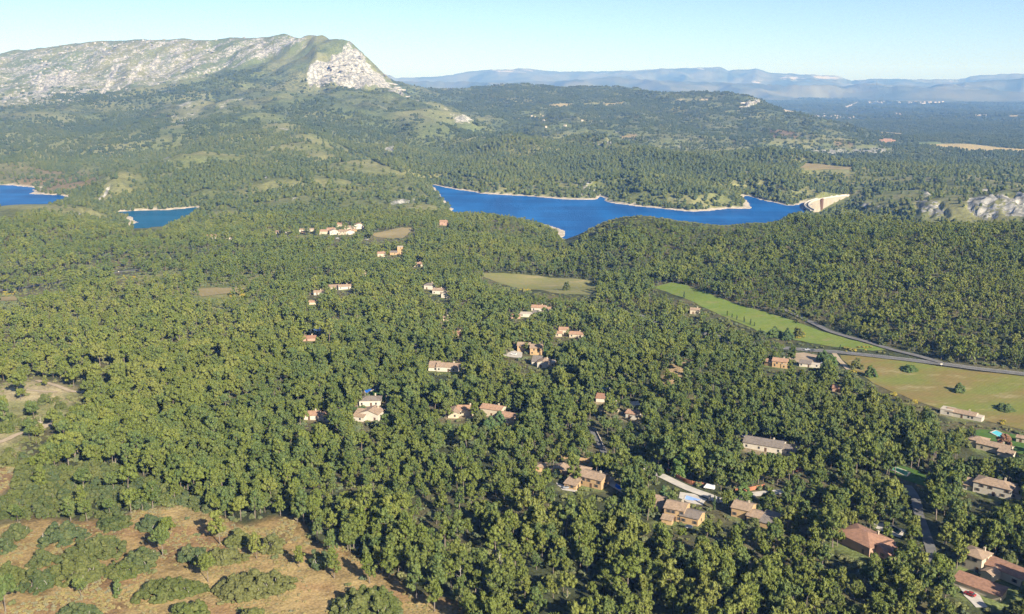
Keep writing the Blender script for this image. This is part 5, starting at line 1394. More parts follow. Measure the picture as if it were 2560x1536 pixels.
def sign(label, px, py, w, h, up, col):
    x, y, z, r = ground(px, py); e = tag(empty('road_sign', (x, y, z + .1)), label, 'road sign')
    v, f = tube([(0, 0, -.4), (0, 0, up + h)], [.05, .05], 6); mesh_obj('post', quad_tri_mesh('post', v, f), M_RIM, e)
    mesh_obj('panel', quad_tri_mesh('panel', *box_vf(-w / 2, w / 2, -.1, -.06, up, up + h)), col, e)
    prot((px - 5, py - 14, px + 5, py))
sign('white direction sign on the field side of the main road', 2353, 917, 1.6, .9, 1.4, WALLS['white'])
sign('small white sign beside the valley country road', 297, 684, 1.4, 1.0, 1.6, WALLS['white'])
def parasol(label, px, py):
    x, y, z, r = ground(px, py); e = tag(empty('parasol', (x, y, z)), label, 'parasol')
    v, f = tube([(0, 0, -.3), (0, 0, 2.5)], [.05, .05], 6); mesh_obj('pole', quad_tri_mesh('pole', v, f), M_WOOD, e)
    n = 8; v = [(0, 0, 2.75)] + [(1.9 * math.cos(k * math.pi / 4), 1.9 * math.sin(k * math.pi / 4), 2.2) for k in range(n)] + [(0, 0, 2.68)] + [(1.9 * math.cos(k * math.pi / 4), 1.9 * math.sin(k * math.pi / 4), 2.12) for k in range(n)]
    f = [(0, 1 + k, 1 + (k + 1) % n) for k in range(n)] + [(9, 10 + (k + 1) % n, 10 + k) for k in range(n)] + [(1 + k, 10 + k, 10 + (k + 1) % n, 1 + (k + 1) % n) for k in range(n)]
    mesh_obj('canopy', quad_tri_mesh('canopy', v, f), WALLS['white'], e); prot((px - 8, py - 16, px + 8, py - 2))
parasol('white parasol in front of the three-part ochre villa', 1722, 1328)
parasol('white parasol beside the rambling villa pool', 1528, 1206)

# ------------------------------------------------------------------ the arch dam
def dam():
    top_z = 4.0; mid = _mid; rad = DAM_R; ctr = DAM_C
    angs = np.linspace(_am - _h, _am + _h, 60)
    if np.hypot(*(ctr + rad * np.array([math.cos(angs[0]), math.sin(angs[0])]) - _a)) > _half: angs = angs[::-1]
    root = tag(empty('arch_dam', (mid[0], mid[1], 0)), 'pale concrete arch dam curving across the lake end', 'dam')
    def shell(name, r0, r1, z0, z1, mat, a_=angs, thick_bottom=0.0):
        v, f = [], []
        for t_ in a_:
            for rr, zz in ((r1, z1), (r0, z1), (r0 - thick_bottom, z0), (r1, z0)):
                v.append((ctr[0] + rr * math.cos(t_) - mid[0], ctr[1] + rr * math.sin(t_) - mid[1], zz))
        for i in range(len(a_) - 1):
            o = i * 4
            for p_, q_ in ((0, 1), (1, 2), (2, 3), (3, 0)): f.append((o + p_, o + q_, o + 4 + q_, o + 4 + p_))
        m_ = len(v); f += [(0, 1, 2, 3), (m_ - 1, m_ - 2, m_ - 3, m_ - 4)]
        me = quad_tri_mesh(name, v, f); bm = bmesh.new(); bm.from_mesh(me); bmesh.ops.recalc_face_normals(bm, faces=bm.faces); bm.to_mesh(me); bm.free()
        return mesh_obj(name, me, mat, root)
    M_D = simple_mat('dam_concrete', (.33, .29, .225), (.26, .225, .17), .06, .9)
    shell('wall', rad - 5, rad + 2, -60, top_z, M_D, angs, 9)
    shell('crest_road', rad - 4.4, rad + 1.4, top_z, top_z + .35, M_ASPH)
    shell('parapet', rad - 6.2, rad - 4.6, top_z - .4, top_z + 2.4, M_CONC); shell('parapet', rad + 1.6, rad + 3.0, top_z - .4, top_z + 2.4, M_CONC)
    tower = angs[38:41]
    shell('buttress', rad - 9, rad - 4.8, -40, top_z + 1.5, M_WOOD, tower)
    KEEP_OFF.extend([(ctr[0] + (rad - 12) * math.cos(t_), ctr[1] + (rad - 12) * math.sin(t_), 20) for t_ in angs])
    prot([(2010, 497), (2060, 490), (2114, 484), (2114, 494), (2080, 503), (2060, 516), (2044, 524), (2025, 526), (2008, 512)], 2250)
dam()

# ------------------------------------------------------------------ forest
rmax_tan = np.maximum.accumulate((Zf - ZC) / RR[None, :], axis=1)
def visible(x, y, ztop, slack=.0025):
    a = np.arctan2(x, y); r = np.hypot(x, y)
    i = np.clip(((a - az_f[0]) / (az_f[1] - az_f[0])).astype(int), 0, nF - 1)
    j = np.clip(np.interp(np.log(r), LR, np.arange(nR)).astype(int) - 1, 0, nR - 1)
    return (ztop - ZC) / r > rmax_tan[i, j] - slack
def sample(arr, x, y):
    a = np.arctan2(x, y); r = np.hypot(x, y)
    i = np.clip(np.round((a - az_f[0]) / (az_f[1] - az_f[0])).astype(int), 0, nF - 1)
    j = np.clip(np.round(np.interp(np.log(r), LR, np.arange(nR))).astype(int), 0, nR - 1)
    return arr[i, j]

def box_blur(a, ni, nj):
    for ax, n in ((0, ni), (1, nj)):
        pad = [(0, 0), (0, 0)]; pad[ax] = (n + 1, n)
        c = np.cumsum(np.pad(a, pad, mode='edge'), axis=ax)
        a = (np.take(c, np.arange(2 * n + 1, c.shape[ax]), ax) - np.take(c, np.arange(0, c.shape[ax] - 2 * n - 1), ax)) / (2 * n + 1)
    return a
CONV = (Zf - box_blur(Zf, 24, 16)) / (RR[None, :] * .0035)
OAK_ZONE = [(-200, 1180), (55, 1150), (120, 1180), (300, 1175), (420, 1230), (530, 1265), (520, 1290), (430, 1262), (330, 1276), (200, 1304), (90, 1294), (-200, 1330)]
OPEN_ZONES = [(scrub_left, .10), ([(580, 700), (640, 665), (700, 700), (640, 780), (560, 800), (430, 765), (300, 725), (310, 690), (450, 690)], .35), ([(-50, 640), (40, 640), (60, 660), (0, 700), (-50, 700)], .5),
              ([(-50, 725), (150, 715), (300, 740), (430, 770), (300, 860), (150, 880), (-50, 890)], .62), ([(2000, 430), (2700, 435), (2700, 560), (2150, 540), (2110, 480)], .28), ([(1690, 900), (1725, 868), (1740, 900), (1690, 965), (1635, 995), (1640, 960)], .35),
              ([(2280, 640), (2330, 650), (2560, 690), (2560, 760), (2330, 740)], .8)]
def grid_pts(r0, r1, cell, pad=4.0):
    half = R(29.5 + pad * (600 / max(r0, 600)))
    xm = r1 * math.sin(half)
    nx, ny = int(2 * xm / cell), int((r1 - r0 * math.cos(half) * .95) / cell)
    gx, gy = np.meshgrid(np.arange(nx), np.arange(ny))
    gx = (gx.ravel() + .5 * (gy.ravel() % 2)) * cell - xm; gy = gy.ravel() * cell + r0 * math.cos(half) * .95
    n = len(gx)
    gx = gx + rng.uniform(-.42, .42, n) * cell; gy = gy + rng.uniform(-.42, .42, n) * cell
    r = np.hypot(gx, gy); a = np.abs(np.arctan2(gx, gy))
    ok = (r >= r0) & (r < r1) & (a < half)
    return gx[ok], gy[ok]

def off_limits(x, y):
    """things, roads and fields keep their ground free"""
    bad = np.zeros(len(x), bool)
    cellsz = 60.0
    key = np.floor(x / cellsz).astype(int) * 100003 + np.floor(y / cellsz).astype(int)
    order = np.argsort(key); ks = key[order]
    for (cx, cy_, rad) in KEEP_OFF:
        for ox in (-1, 0, 1):
            for oy in (-1, 0, 1):
                k = (math.floor(cx / cellsz) + ox) * 100003 + math.floor(cy_ / cellsz) + oy
                lo, hi = np.searchsorted(ks, k), np.searchsorted(ks, k, 'right')
                if hi > lo:
                    ii = order[lo:hi]; bad[ii] |= (x[ii] - cx) ** 2 + (y[ii] - cy_) ** 2 < rad * rad
    return bad

def covers(x, y, z, h, rad):
    """would this tree hide something that shows in the photograph?"""
    r = np.hypot(x, y); bad = np.zeros(len(x), bool)
    pxb, pyb = project(x, y, z); pxt, pyt = project(x, y, z + h)
    hw = rad * F / r
    pts = [(pxt, pyt + 1), (pxt, pyt * .6 + pyb * .4), (pxt - hw * .8, pyt * .62 + pyb * .38), (pxt + hw * .8, pyt * .62 + pyb * .38), (pxt - hw * .6, pyt * .9 + pyb * .1), (pxt + hw * .6, pyt * .9 + pyb * .1), (pxb, pyt * .25 + pyb * .75)]
    for poly, rr in PROTECT:
        pa = np.array(poly); x0, y0 = pa.min(0); x1, y1 = pa.max(0)
        m = (r < rr) & (pxt + hw > x0) & (pxt - hw < x1) & (pyt < y1) & (pyb > y0) & ~bad
        if not m.any(): continue
        ii = np.nonzero(m)[0]
        for (ax, ay) in pts: bad[ii] |= in_poly(ax[ii], ay[ii], poly)
    return bad

def place(r0, r1, cell, hmean, rad, dens_fn, use_cover=True):
    x, y = grid_pts(r0, r1, cell)
    z = height(x, y)
    px, py = project(x, y, z)
    d = dens_fn(x, y, z, px, py)
    ok = rng.random(len(x)) < d
    ok &= (px > -140) & (px < 2700) & (py < 1720)
    ok &= (sample(SHORE, x, y) > 9) & ((sample(ROCK, x, y) < .5) | ((sample(ROCK, x, y) < .9) & (rng.random(len(x)) < .22)))
    x, y, z, px, py = [q_[ok] for q_ in (x, y, z, px, py)]
    ok = visible(x, y, z + hmean)
    x, y, z, px, py = [q_[ok] for q_ in (x, y, z, px, py)]
    bad = off_limits(x, y)
    for poly in NO_TREE: bad |= in_poly(px, py, poly)
    x, y, z, px, py = [q_[~bad] for q_ in (x, y, z, px, py)]
    sc = (.64 + .56 * rng.random(len(x)) ** 1.2) * (.84 + .36 * sstep(.35, .65, fbm(x / 28, y / 28, 2, 55)))
    if use_cover:
        bad = covers(x, y, z, hmean * sc, rad * sc)
        x, y, z, px, py, sc = [q_[~bad] for q_ in (x, y, z, px, py, sc)]
    return x, y, z, px, py, sc

def dens_near(x, y, z, px, py):
    d = np.full(len(x), .93)
    d *= .66 + .34 * sstep(.34, .52, fbm(x / 32, y / 32, 3, 81))
    d *= 1 - .35 * sstep(.2, .9, sample(CONV, x, y)) * (np.hypot(x, y) > 800)
    for poly, v in OPEN_ZONES: d = np.where(in_poly(px, py, poly), v, d)
    d = np.where(in_poly(px, py, OAK_ZONE), .12, d)
    d = np.where((px < 620) & (py > 600) & (py < 1000), d * (.45 + .5 * sstep(.42, .56, fbm(x / 60, y / 60, 3, 87))), d)
    return d
# near and middle pines
x, y, z, px, py, sc = place(235, 1750, 5.8, 14.0, 3.2, dens_near)
r = np.hypot(x, y)
hs = rng.uniform(.78, 1.0, len(x))
kind_r = rng.random(len(x))
umb = sstep(1150, 250, px) * .6 + .12                      # umbrella crowns are commoner on the western side
PN_STYLE = np.array([p[5] for p in PINES])
idx = np.where(kind_r < umb, rng.choice(np.nonzero(PN_STYLE == 1)[0], len(x)), rng.choice(np.nonzero(PN_STYLE != 1)[0], len(x)))
rot = rng.uniform(0, 6.283, len(x))
near = r < 760
# the 300 pines that show largest stand as single trees
vis_px, vis_py = project(x, y, z + 6)
inframe = (vis_px > 10) & (vis_px < 2550) & (vis_py > 0) & (vis_py < 1530)
score = np.where(inframe, sc / r, 0)
top300 = np.zeros(len(x), bool); top300[np.argsort(-score)[:270]] = True
def pine_tree(x_, y_, z_, k, rz, sxy, sz, label, group):
    e = empty('pine_tree', (x_, y_, z_ - .1), rz); e.scale = (sxy, sxy, sz)
    tag(e, label, 'pine tree', group)
    mt, mc = PINES[k][0], PINES[k][1]
    mesh_obj('trunk', mt, None, e); mesh_obj('crown', mc, None, e)
    return e
HX = np.array([h_.location[:2] for h_ in HOUSES])
def short_label(t_):
    for cut in (' with ', ' below ', ' beside ', ' half ', ' in the ', ' above ', ' on a ', ' at the ', ' of the ', ' sunk ', ' among '):
        t_ = t_.split(cut)[0]
    return t_
clear_d = np.where(in_poly(vis_px, vis_py, clearing), 0, poly_dist(vis_px, vis_py, clearing))
KIND_P = ['rounded green pine', 'flat-crowned pine', 'ragged open-crowned pine']
def pine_place(i):
    dh = np.hypot(HX[:, 0] - x[i], HX[:, 1] - y[i]); k = int(np.argmin(dh))
    if dh[k] < 38: return 'in the wood close to the ' + short_label(HOUSES[k]['label'])
    if clear_d[i] < 70: return 'on the wood edge along the dry clearing'
    return 'deep in the dense pine wood away from houses'
for i in np.nonzero(top300)[0]:
    st = PN_STYLE[idx[i]]; where = pine_place(i)
    pine_tree(float(x[i]), float(y[i]), float(z[i]), int(idx[i]), float(rot[i]), float(sc[i]), float(sc[i] * hs[i]), KIND_P[st] + ' ' + where, KIND_P[st] + 's ' + where)
m = near & ~top300
S3 = lambda a, b: np.stack([a, a, b], -1)
def pts3(m_): return np.stack([x[m_], y[m_], z[m_] - .1], -1)
scatter('pine_forest', [p[2] for p in PINES], pts3(m), rot[m], S3(sc[m], sc[m] * hs[m]), idx[m], 'dense pine forest around the villas')
m = ~near
scatter('pine_forest', PINES_MID, pts3(m), rot[m], S3(sc[m] * .92, sc[m] * hs[m] * .92), rng.integers(0, len(PINES_MID), m.sum()), 'pine forest covering the valley and the hills before the lake')
print('near pines', near.sum(), 'mid', (~near).sum())

# oaks of the western wood edge
def dens_oak(x, y, z, px, py):
    d = np.where(in_poly(px, py, OAK_ZONE), .95, 0)
    d = np.where((py > 1000) & (px < 700) & ~in_poly(px, py, OAK_ZONE), .10, d)
    d = np.where((px > 1200) & (py > 700) & (py < 1450), .06, d)
    return d
x, y, z, px, py, sc = place(235, 900, 4.6, 4.5, 3.0, dens_oak)
scatter('oak_wood', OAKS, np.stack([x, y, z - .2], -1), rng.uniform(0, 6.28, len(x)), S3(sc, sc), rng.integers(0, 4, len(x)), 'low holm oak wood between pines and clearing')
# scrub and broom on open ground
def dens_scrub(x, y, z, px, py):
    d = np.full(len(x), .45)
    for poly, v in OPEN_ZONES: d = np.where(in_poly(px, py, poly), .62, d)
    d = np.where(in_poly(px, py, scrub_left), .6 * sstep(.38, .55, fbm(x / 16, y / 16, 3, 83)), d)
    return d
nt_keep = list(NO_TREE); NO_TREE[:] = [p for p in NO_TREE if p is not clearing]
x, y, z, px, py, sc = place(235, 1500, 4.2, 1.6, 1.4, lambda *a: np.where(in_poly(a[3], a[4], clearing), .035, dens_scrub(*a)))
NO_TREE[:] = nt_keep
scatter('scrub', SCRUBS, np.stack([x, y, z - .15], -1), rng.uniform(0, 6.28, len(x)), S3(sc * 1.1, sc), rng.integers(0, 4, len(x)), 'low yellowish scrub on the open slopes')
print('scrub', len(x))
M_TUFT = foliage_mat('dry_grass', (.20, .165, .07), (.26, .21, .095), (.17, .16, .06))
TUFTS = [bush_mesh('tuft', 540 + k, .9, .35, M_TUFT, .22, 60, .3) for k in range(3)]
nt_keep = list(NO_TREE); NO_TREE[:] = [p for p in NO_TREE if p is not clearing and p is not soil_left]
x, y, z, px, py, sc = place(235, 620, 1.5, .5, .4, lambda x, y, z, px, py: np.where(in_poly(px, py, clearing) | in_poly(px, py, soil_left), .75 * sstep(.40, .62, fbm(x / 9, y / 9, 3, 57)), 0))
NO_TREE[:] = nt_keep
scatter('dry_grass', TUFTS, np.stack([x, y, z], -1), rng.uniform(0, 6.28, len(x)), S3(sc * 1.2, sc), rng.integers(0, 3, len(x)), 'tufts of dry grass on the tan clearing')
print('tufts', len(x))
BR = [((575, 730, 616, 745), 60), ((5, 732, 38, 740), 40), ((1925, 828, 1940, 838), 14), ((1990, 832, 2012, 848), 26), ((2100, 868, 2180, 880), 30), ((2128, 926, 2142, 936), 14), ((2226, 982, 2240, 992), 14), ((2280, 1002, 2296, 1012), 12), ((2495, 1054, 2512, 1064), 10), ((1080, 716, 1110, 724), 14), ((1300, 724, 1325, 732), 16), ((160, 705, 200, 718), 20), ((300, 690, 345, 700), 20)]
bp = []
for (a, b, c_, d_), n in BR:
    for k in range(n // 2):
        g_ = ground(random.uniform(a, c_), random.uniform(b, d_)); bp.append(g_[:3])
bp = np.array(bp)
scb = rng.uniform(.6, 1.2, len(bp))
scatter('broom', BROOMS, bp, rng.uniform(0, 6.28, len(bp)), S3(scb, scb), rng.integers(0, 2, len(bp)), 'yellow flowering broom along the field edges')

# woods beyond: single far trees, then groups
DENSE = [([(130, 215), (300, 232), (420, 228), (560, 190), (640, 170), (665, 190), (560, 238), (400, 262), (250, 272), (130, 255)], .8), ([(640, 305), (700, 295), (800, 300), (900, 335), (1020, 395), (1085, 432), (1078, 458), (985, 425), (850, 362), (720, 312)], .9),
         ([(430, 345), (520, 305), (600, 292), (650, 302), (700, 345), (600, 372), (480, 362)], .75), ([(960, 380), (1100, 335), (1280, 345), (1450, 370), (1450, 440), (1280, 470), (1100, 455), (1000, 420)], .66),
         ([(1480, 380), (1700, 385), (2000, 400), (2000, 450), (1800, 490), (1560, 480), (1480, 440)], .86), ([(0, 300), (200, 290), (420, 300), (380, 350), (200, 400), (0, 410)], .62), ([(500, 410), (620, 400), (780, 440), (800, 470), (690, 440), (560, 480), (500, 470)], .75)]
SPARSE = [([(640, 285), (665, 285), (740, 318), (860, 368), (1000, 432), (1000, 442), (850, 388), (720, 338), (650, 305)], .16), ([(985, 225), (1040, 250), (1120, 285), (1200, 322), (1180, 332), (1090, 305), (1000, 262)], .1),
          ([(430, 300), (520, 250), (640, 215), (760, 215), (900, 240), (900, 265), (760, 252), (650, 252), (520, 292)], .12), ([(230, 500), (300, 455), (373, 430), (500, 398), (510, 406), (390, 450), (310, 485), (250, 515)], .22), ([(590, 470), (640, 445), (700, 440), (740, 455), (650, 480)], .3)]
def zones(d, px, py):
    for poly, v in DENSE: d = np.where(in_poly(px, py, poly), np.maximum(d, v), d)
    for poly, v in SPARSE: d = np.where(in_poly(px, py, poly), np.minimum(d, v), d)
    return d
def dens_mid(x, y, z, px, py):
    n = fbm(x / 90, y / 90, 4, 91); n2 = fbm(x / 320, y / 320, 3, 93)
    d = sstep(.38, .58, n * .6 + n2 * .4 - .26 * np.clip(sample(CONV, x, y), -1, 1))
    d = np.where(px > 1150, np.maximum(d * .92, .26), d * .74 + .07)
    d = np.where((px > 1500) & (py < 470) & (py > 375) & (px < 2080), np.maximum(d, .62), d)
    d = zones(d, px, py)
    for poly, v in OPEN_ZONES: d = np.where(in_poly(px, py, poly), v * d * 1.6, d)
    d = np.where(in_poly(px, py, [(-100, 425), (245, 430), (250, 455), (190, 478), (-100, 490)]), .12, d)
    return d
x, y, z, px, py, sc = place(1750, 3300, 7.6, 10, 2.6, dens_mid)
scatter('far_wood', FAR1, np.stack([x, y, z - .3], -1), rng.uniform(0, 6.28, len(x)), S3(sc * 1.15, sc * 1.05), rng.integers(0, 5, len(x)), 'pine woods on the hills around the lake')
print('far1', len(x))
def dens_far(x, y, z, px, py):
    n = fbm(x / 260, y / 260, 4, 95); n2 = fbm(x / 900, y / 900, 3, 97)
    v = n * .62 + n2 * .38 - .2 * np.clip(sample(CONV, x, y), -1, 1)
    lowb = sstep(330, 120, z) * (1 - .8 * sstep(.3, .55, sample(ROCK, x, y)))
    mount = sstep(.40, .54, v) * lowb * .85 + .07 * lowb
    d = np.where(px > 1180, sstep(.34, .52, v) * .5 + .34, mount)
    d = np.where((z < 30) & (px > 1700), .72, d)
    return zones(d, px, py)
x, y, z, px, py, sc = place(3300, 7200, 17, 11, 7, dens_far, False)
scatter('distant_wood', FAR3, np.stack([x, y, z - .6], -1), rng.uniform(0, 6.28, len(x)), S3(sc, sc * .92), rng.integers(0, 5, len(x)), 'distant patches of wood on mountain foot and plateau')
print('far3', len(x))
x, y, z, px, py, sc = place(7200, 15500, 42, 15, 12, lambda x, y, z, px, py: np.where(px > 1000, .75 * sstep(.38, .5, fbm(x / 420, y / 420, 3, 99)) + .05, 0), False)
scatter('plain_wood', FAR3, np.stack([x, y, z - 1], -1), rng.uniform(0, 6.28, len(x)), S3(sc * 1.7, sc * 1.3), rng.integers(0, 5, len(x)), 'hazy woodland spread over the far plain')
print('plain', len(x))

# limestone ribs and crags
M_LIME = simple_mat('limestone', (.36, .345, .31), (.17, .165, .15), .12, .95)
def crag(seed, lx, ly, lz):
    g = np.random.default_rng(seed)
    v = ICO_V * (1 + g.uniform(-.35, .3, (len(ICO_V), 1)))
    v = np.sign(v) * np.abs(v) ** .75 * (lx, ly, lz)
    me = quad_tri_mesh('crag', v, ICO_F); me.materials.append(M_LIME)
    return me
CRAGS = [crag(700 + k, 36, 5.5, 5.0) for k in range(4)] + [crag(710 + k, 9, 7, 9) for k in range(4)]
def crags(name, label, r0, r1, cell, dens, smin, smax, ribs):
    x, y = grid_pts(r0, r1, cell); z = height(x, y); px, py = project(x, y, z); rk = sample(ROCK, x, y)
    ok = (rng.random(len(x)) < dens * sstep(.34, .8, rk)) & visible(x, y, z + 8) & (px > -100) & (px < 2660) & (sample(SHORE, x, y) > 12)
    ok &= fbm(x / 120, y / 120, 3, 67) > .44
    x, y, z, px = x[ok], y[ok], z[ok], px[ok]; n = len(x); s_ = rng.uniform(smin, smax, n)
    rib = (rng.random(n) < ribs) & (px < 800)
    rz = np.where(rib, R(56) + rng.normal(0, .25, n), rng.uniform(0, 6.28, n)); tl = np.zeros((n, 2)); tl[:, 1] = np.where(rib, -R(24), 0) + rng.normal(0, .12, n); tl[:, 0] = rng.normal(0, .15, n)
    scatter(name, CRAGS, np.stack([x, y, z - 2.2 * s_], -1), rz, np.stack([s_, s_, s_], -1), np.where(rib, rng.integers(0, 4, n), rng.integers(4, 8, n)), label, tl)
    print(name, n)
crags('rock_ribs', 'pale limestone ribs and crags on the mountain', 4400, 7600, 26, .42, .4, 1.15, .86)

# ------------------------------------------------------------------ single trees of the clearing and gardens
def lone_pine(px_, py_, hpx, k, label, group=None):
    x_, y_, z_, r_ = ground(px_, py_); mpp = math.hypot(r_, ZC - z_) / F
    s_ = hpx * mpp / .9 / PINES[k][3]
    return pine_tree(x_, y_, z_, k, random.uniform(0, 6.28), s_, s_, label, group)
G_LP = 'young pines of the clearing'
for px_, py_, hp, k, lb in [(549, 1361, 74, 6, 'slender pine casting a long shadow on the clearing edge'), (406, 1392, 62, 4, 'leaning flat-topped young pine beside oak thickets'), (419, 1352, 48, 9, None), (642, 1397, 56, 8, None), (519, 1456, 60, 4, None),
                            (748, 1420, 52, 0, None), (834, 1446, 72, 2, None), (823, 1392, 62, 1, None), (875, 1378, 62, 8, None), (924, 1458, 68, 3, None), (972, 1448, 72, 0, None), (933, 1334, 62, 8, None), (744, 1306, 58, 3, None),
                            (16, 1530, 70, 9, 'flat-topped pine at the very corner of the clearing'), (202, 1492, 40, 9, None), (383, 1274, 64, 0, None), (323, 1240, 66, 5, None), (1040, 1500, 80, 6, None), (1085, 1530, 80, 3, None)]:
    lone_pine(px_, py_, hp, k, lb or 'young pine standing in the dry tan clearing', None if lb else G_LP)
def oak(label, px_, py_, wpx, asp, h, seed, group=None, mat=M_OAK, name='oak_thicket', cat='oak thicket', cl=1.15, stems=M_DEAD):
    x_, y_, z_, r_ = ground(px_, py_); mpp = math.hypot(r_, ZC - z_) / F
    w = wpx * mpp; d_ = w * asp
    e = tag(empty(name, (x_, y_ + d_ * .4, float(height(x_, y_ + d_ * .4)) - .15), random.uniform(-.3, .3)), label, cat, group)
    h *= 1.2
    tv, tf = oak_stems(seed, w * .9, d_ * .9, h); me = quad_tri_mesh('stem', tv, tf); mesh_obj('stem', me, stems, e)
    cv, cf = oak_crown(seed, w, d_, h, cl); me = quad_tri_mesh('crown', cv, cf); mesh_obj('crown', me, mat, e)
    return e
G_OK = 'oak thickets of the clearing'
OKL = 'low rounded holm oak thicket on the dry clearing'
for i, (px_, py_, w, asp, h, lb) in enumerate([(138, 1366, 90, .95, 6.0, 'large dense dome-shaped oak alone on reddish soil'), (276, 1324, 82, .7, 4.8, None), (372, 1330, 64, .8, 5.0, None), (228, 1402, 120, .75, 5.6, None), (338, 1430, 66, 1.5, 5.2, None),
        (170, 1462, 130, .7, 5.5, 'broad oak thicket with bare pale stems along its front'), (82, 1480, 74, .9, 5.4, None), (18, 1462, 60, .9, 5.5, None), (28, 1352, 52, 1.1, 4.2, None), (-6, 1385, 50, 1.0, 4.2, None), (478, 1410, 66, .8, 5.0, None),
        (556, 1412, 92, .6, 4.2, None), (410, 1502, 152, .55, 4.6, 'long low oval oak thicket in the middle of the clearing'), (622, 1500, 165, .62, 6.0, 'tall ragged oak thicket casting spiky shadows'), (182, 1560, 100, .6, 4.4, None), (462, 1556, 84, .7, 5.0, None),
        (912, 1556, 152, .9, 6.5, 'huge round oak at the lower edge of the clearing'), (682, 1386, 54, .9, 5.4, None), (796, 1424, 46, 1.3, 5.0, None), (592, 1368, 62, .8, 4.4, None), (628, 1566, 70, .7, 5.0, None), (100, 1420, 60, .8, 4.6, None), (290, 1450, 70, .9, 4.8, None)]):
    oak(lb or OKL, px_, py_, w, asp, h, 900 + i, None if lb else G_OK)
x_, y_, z_, r_ = ground(1417, 728)
oak('lone round tree in the pale mown meadow', 1417, 727, 19, .95, 7.5, 950, None, M_OAK, 'round_tree', 'tree', 1.0, M_BARK)
oak('small bush-like tree alone in the fallow field', 2404, 984, 26, 1.0, 4.6, 951, None, M_GREEN, 'round_tree', 'tree', .8, M_BARK)
oak('short hedge strip below the main road in the fallow field', 2282, 932, 30, 1.5, 3.2, 952, None, M_GREEN, 'hedge', 'hedge', .7, M_BARK)
oak('short hedge strip near the lower edge of the fallow field', 2524, 1032, 30, 1.6, 3.2, 953, None, M_GREEN, 'hedge', 'hedge', .7, M_BARK)
oak('reddish-brown dry tree on the pool lawn', 2515, 1120, 34, .9, 6.5, 954, None, M_RED, 'round_tree', 'tree', .9, M_BARK)
oak('bright green poplar-like tree above the concrete lane', 1705, 1194, 42, .9, 10.5, 955, None, M_GREEN, 'broadleaf_tree', 'tree', 1.1, M_BARK)
oak('tiny green sapling tree with a pale stem in the clearing', 292, 1494, 17, 1.0, 6.0, 956, None, M_GREEN, 'sapling', 'tree', .6, M_DEAD)
oak('clipped green hedge curving between two houses', 900, 1026, 70, .12, 1.6, 957, None, M_GREEN, 'hedge', 'hedge', .6, M_BARK)
G_GT = 'leafy garden trees'
for i, (px_, py_, w) in enumerate([(1905, 850, 30), (1940, 846, 34), (1972, 852, 30), (1999, 846, 26), (2060, 905, 30), (2080, 915, 26), (1200, 1062, 40), (1225, 1078, 36), (1560, 700, 40), (1300, 870, 20), (1580, 1232, 30), (1660, 1262, 32), (2262, 1262, 24), (1500, 1180, 36), (1860, 1252, 36), (2540, 1560, 40), (1885, 1040, 36), (1250, 1070, 34), (2145, 925, 26), (2180, 945, 26), (2380, 1130, 30)]):
    oak('leafy green garden tree among the villas', px_, py_, w, .95, 6.5, 970 + i, G_GT, M_GREEN if i % 3 else M_OAK, 'garden_tree', 'tree', .95, M_BARK)
def cypress(px_, py_, hpx, label, group=None):
    x_, y_, z_, r_ = ground(px_, py_); mpp = math.hypot(r_, ZC - z_) / F; h = hpx * mpp / .92
    e = tag(empty('cypress', (x_, y_, z_)), label, 'cypress', group); g = np.random.default_rng(int(px_))
    cen = [np.array((g.normal() * .12, g.normal() * .12, .5 + t_ * (h - .7))) for t_ in np.linspace(0, 1, 12)]
    rd = [h * .10 * (math.sin(math.pi * (.25 + .72 * t_)) ** .8 + .12) for t_ in np.linspace(0, 1, 12)]
    v, f = clump_cloud(g, cen, rd, 60, .35, up=1.2, flat=1.5); mesh_obj('crown', quad_tri_mesh('crown', v, f), M_DARK, e)
    tv, tf = tube([(0, 0, -.4), (0, 0, h * .5)], [.16, .1], 6); mesh_obj('trunk', quad_tri_mesh('trunk', tv, tf), M_BARK, e)
for px_, py_, hp in [(1181, 1032, 26), (1286, 1046, 26), (1438, 1180, 20), (1710, 745, 16), (1818, 790, 12), (1842, 800, 11), (1860, 806, 14), (1876, 812, 14), (1886, 816, 10), (1900, 838, 16), (802, 722, 14), (2434, 1112, 34), (1785, 1275, 34), (2100, 875, 12), (1830, 795, 10)]:
    cypress(px_, py_, hp, 'slim dark cypress among gardens and meadow edges', 'garden cypresses')
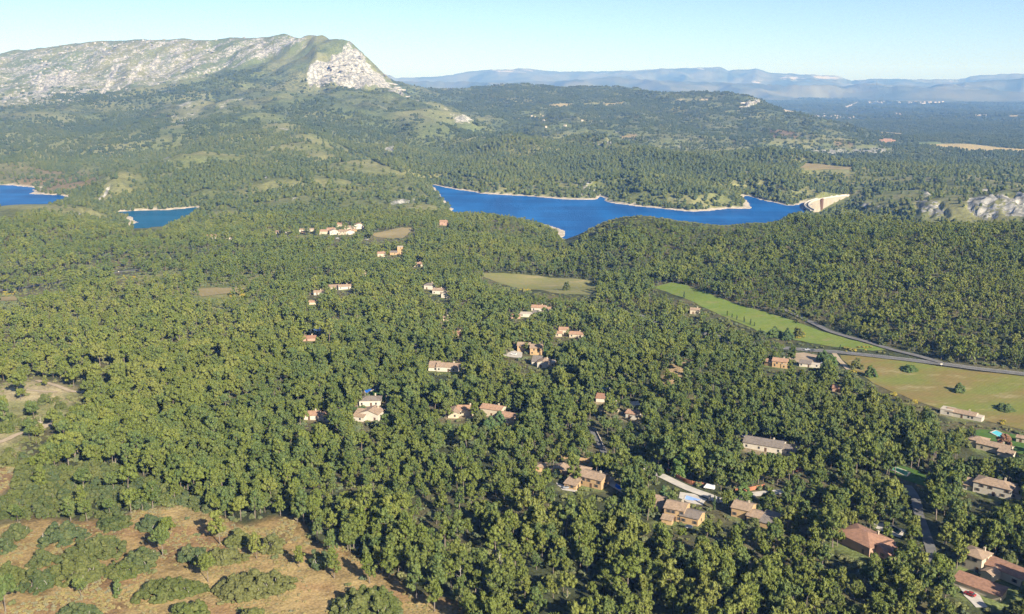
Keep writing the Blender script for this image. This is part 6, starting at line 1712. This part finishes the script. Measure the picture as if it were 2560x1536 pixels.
def dead_tree(px_, py_, hpx, label, seed):
    x_, y_, z_, r_ = ground(px_, py_); mpp = math.hypot(r_, ZC - z_) / F; h = hpx * mpp / .9; g = np.random.default_rng(seed)
    e = tag(empty('dead_tree', (x_, y_, z_)), label, 'dead tree')
    tv, tf = tube([(0, 0, -.5), (.15, .1, h * .4), (.3, 0, h * .75), (.2, .2, h)], [.2, .16, .1, .03], 6); mesh_obj('trunk', quad_tri_mesh('trunk', tv, tf), M_DEAD, e)
    for k in range(9):
        t_ = .3 + .6 * k / 9; a = k * 2.4; ln = h * .3 * (1.1 - t_); p0 = Vector((.2, .05, h * t_))
        v, f = tube([p0, p0 + Vector((math.cos(a) * ln * .6, math.sin(a) * ln * .6, ln * .3)), p0 + Vector((math.cos(a) * ln, math.sin(a) * ln, ln * .8))], [.08, .05, .02], 4)
        mesh_obj('branch', quad_tri_mesh('branch', v, f), M_DEAD, e)
dead_tree(1150, 1478, 60, 'bare grey dead pine at the clearing corner', 3)
dead_tree(1248, 1448, 66, 'bare bleached dead tree inside the pine wood', 5)
dead_tree(103, 1076, 30, 'bare white trunk beside the sandy track', 8)

# ------------------------------------------------------------------ haze
def haze_box():
    m = bpy.data.materials.new('haze_air'); m.use_nodes = True; nt = m.node_tree
    nt.nodes.remove(nt.nodes['Principled BSDF'])
    v = nt.nodes.new('ShaderNodeVolumePrincipled')
    v.inputs['Color'].default_value = HAZE_COLOR + (1,)
    v.inputs['Density'].default_value = HAZE_DENSITY
    v.inputs['Absorption Color'].default_value = (1, 1, 1, 1)      # pure scattering: blue fades first
    v.inputs['Anisotropy'].default_value = 0.0
    nt.links.new(v.outputs[0], nt.nodes['Material Output'].inputs['Volume'])
    x, y0, y1, z0, z1 = 30500, -30500, 30500, -80, 700
    vv = [(sx * x, y, z) for z in (z0, z1) for (sx, y) in ((-1, y0), (1, y0), (1, y1), (-1, y1))]
    me = np_mesh('haze', vv, [(0, 3, 2, 1), (4, 5, 6, 7), (0, 1, 5, 4), (1, 2, 6, 5), (2, 3, 7, 6), (3, 0, 4, 7)])
    tag(mesh_obj('haze', me, m), 'thin bluish summer haze filling the air', None, None, 'stuff')
haze_box()
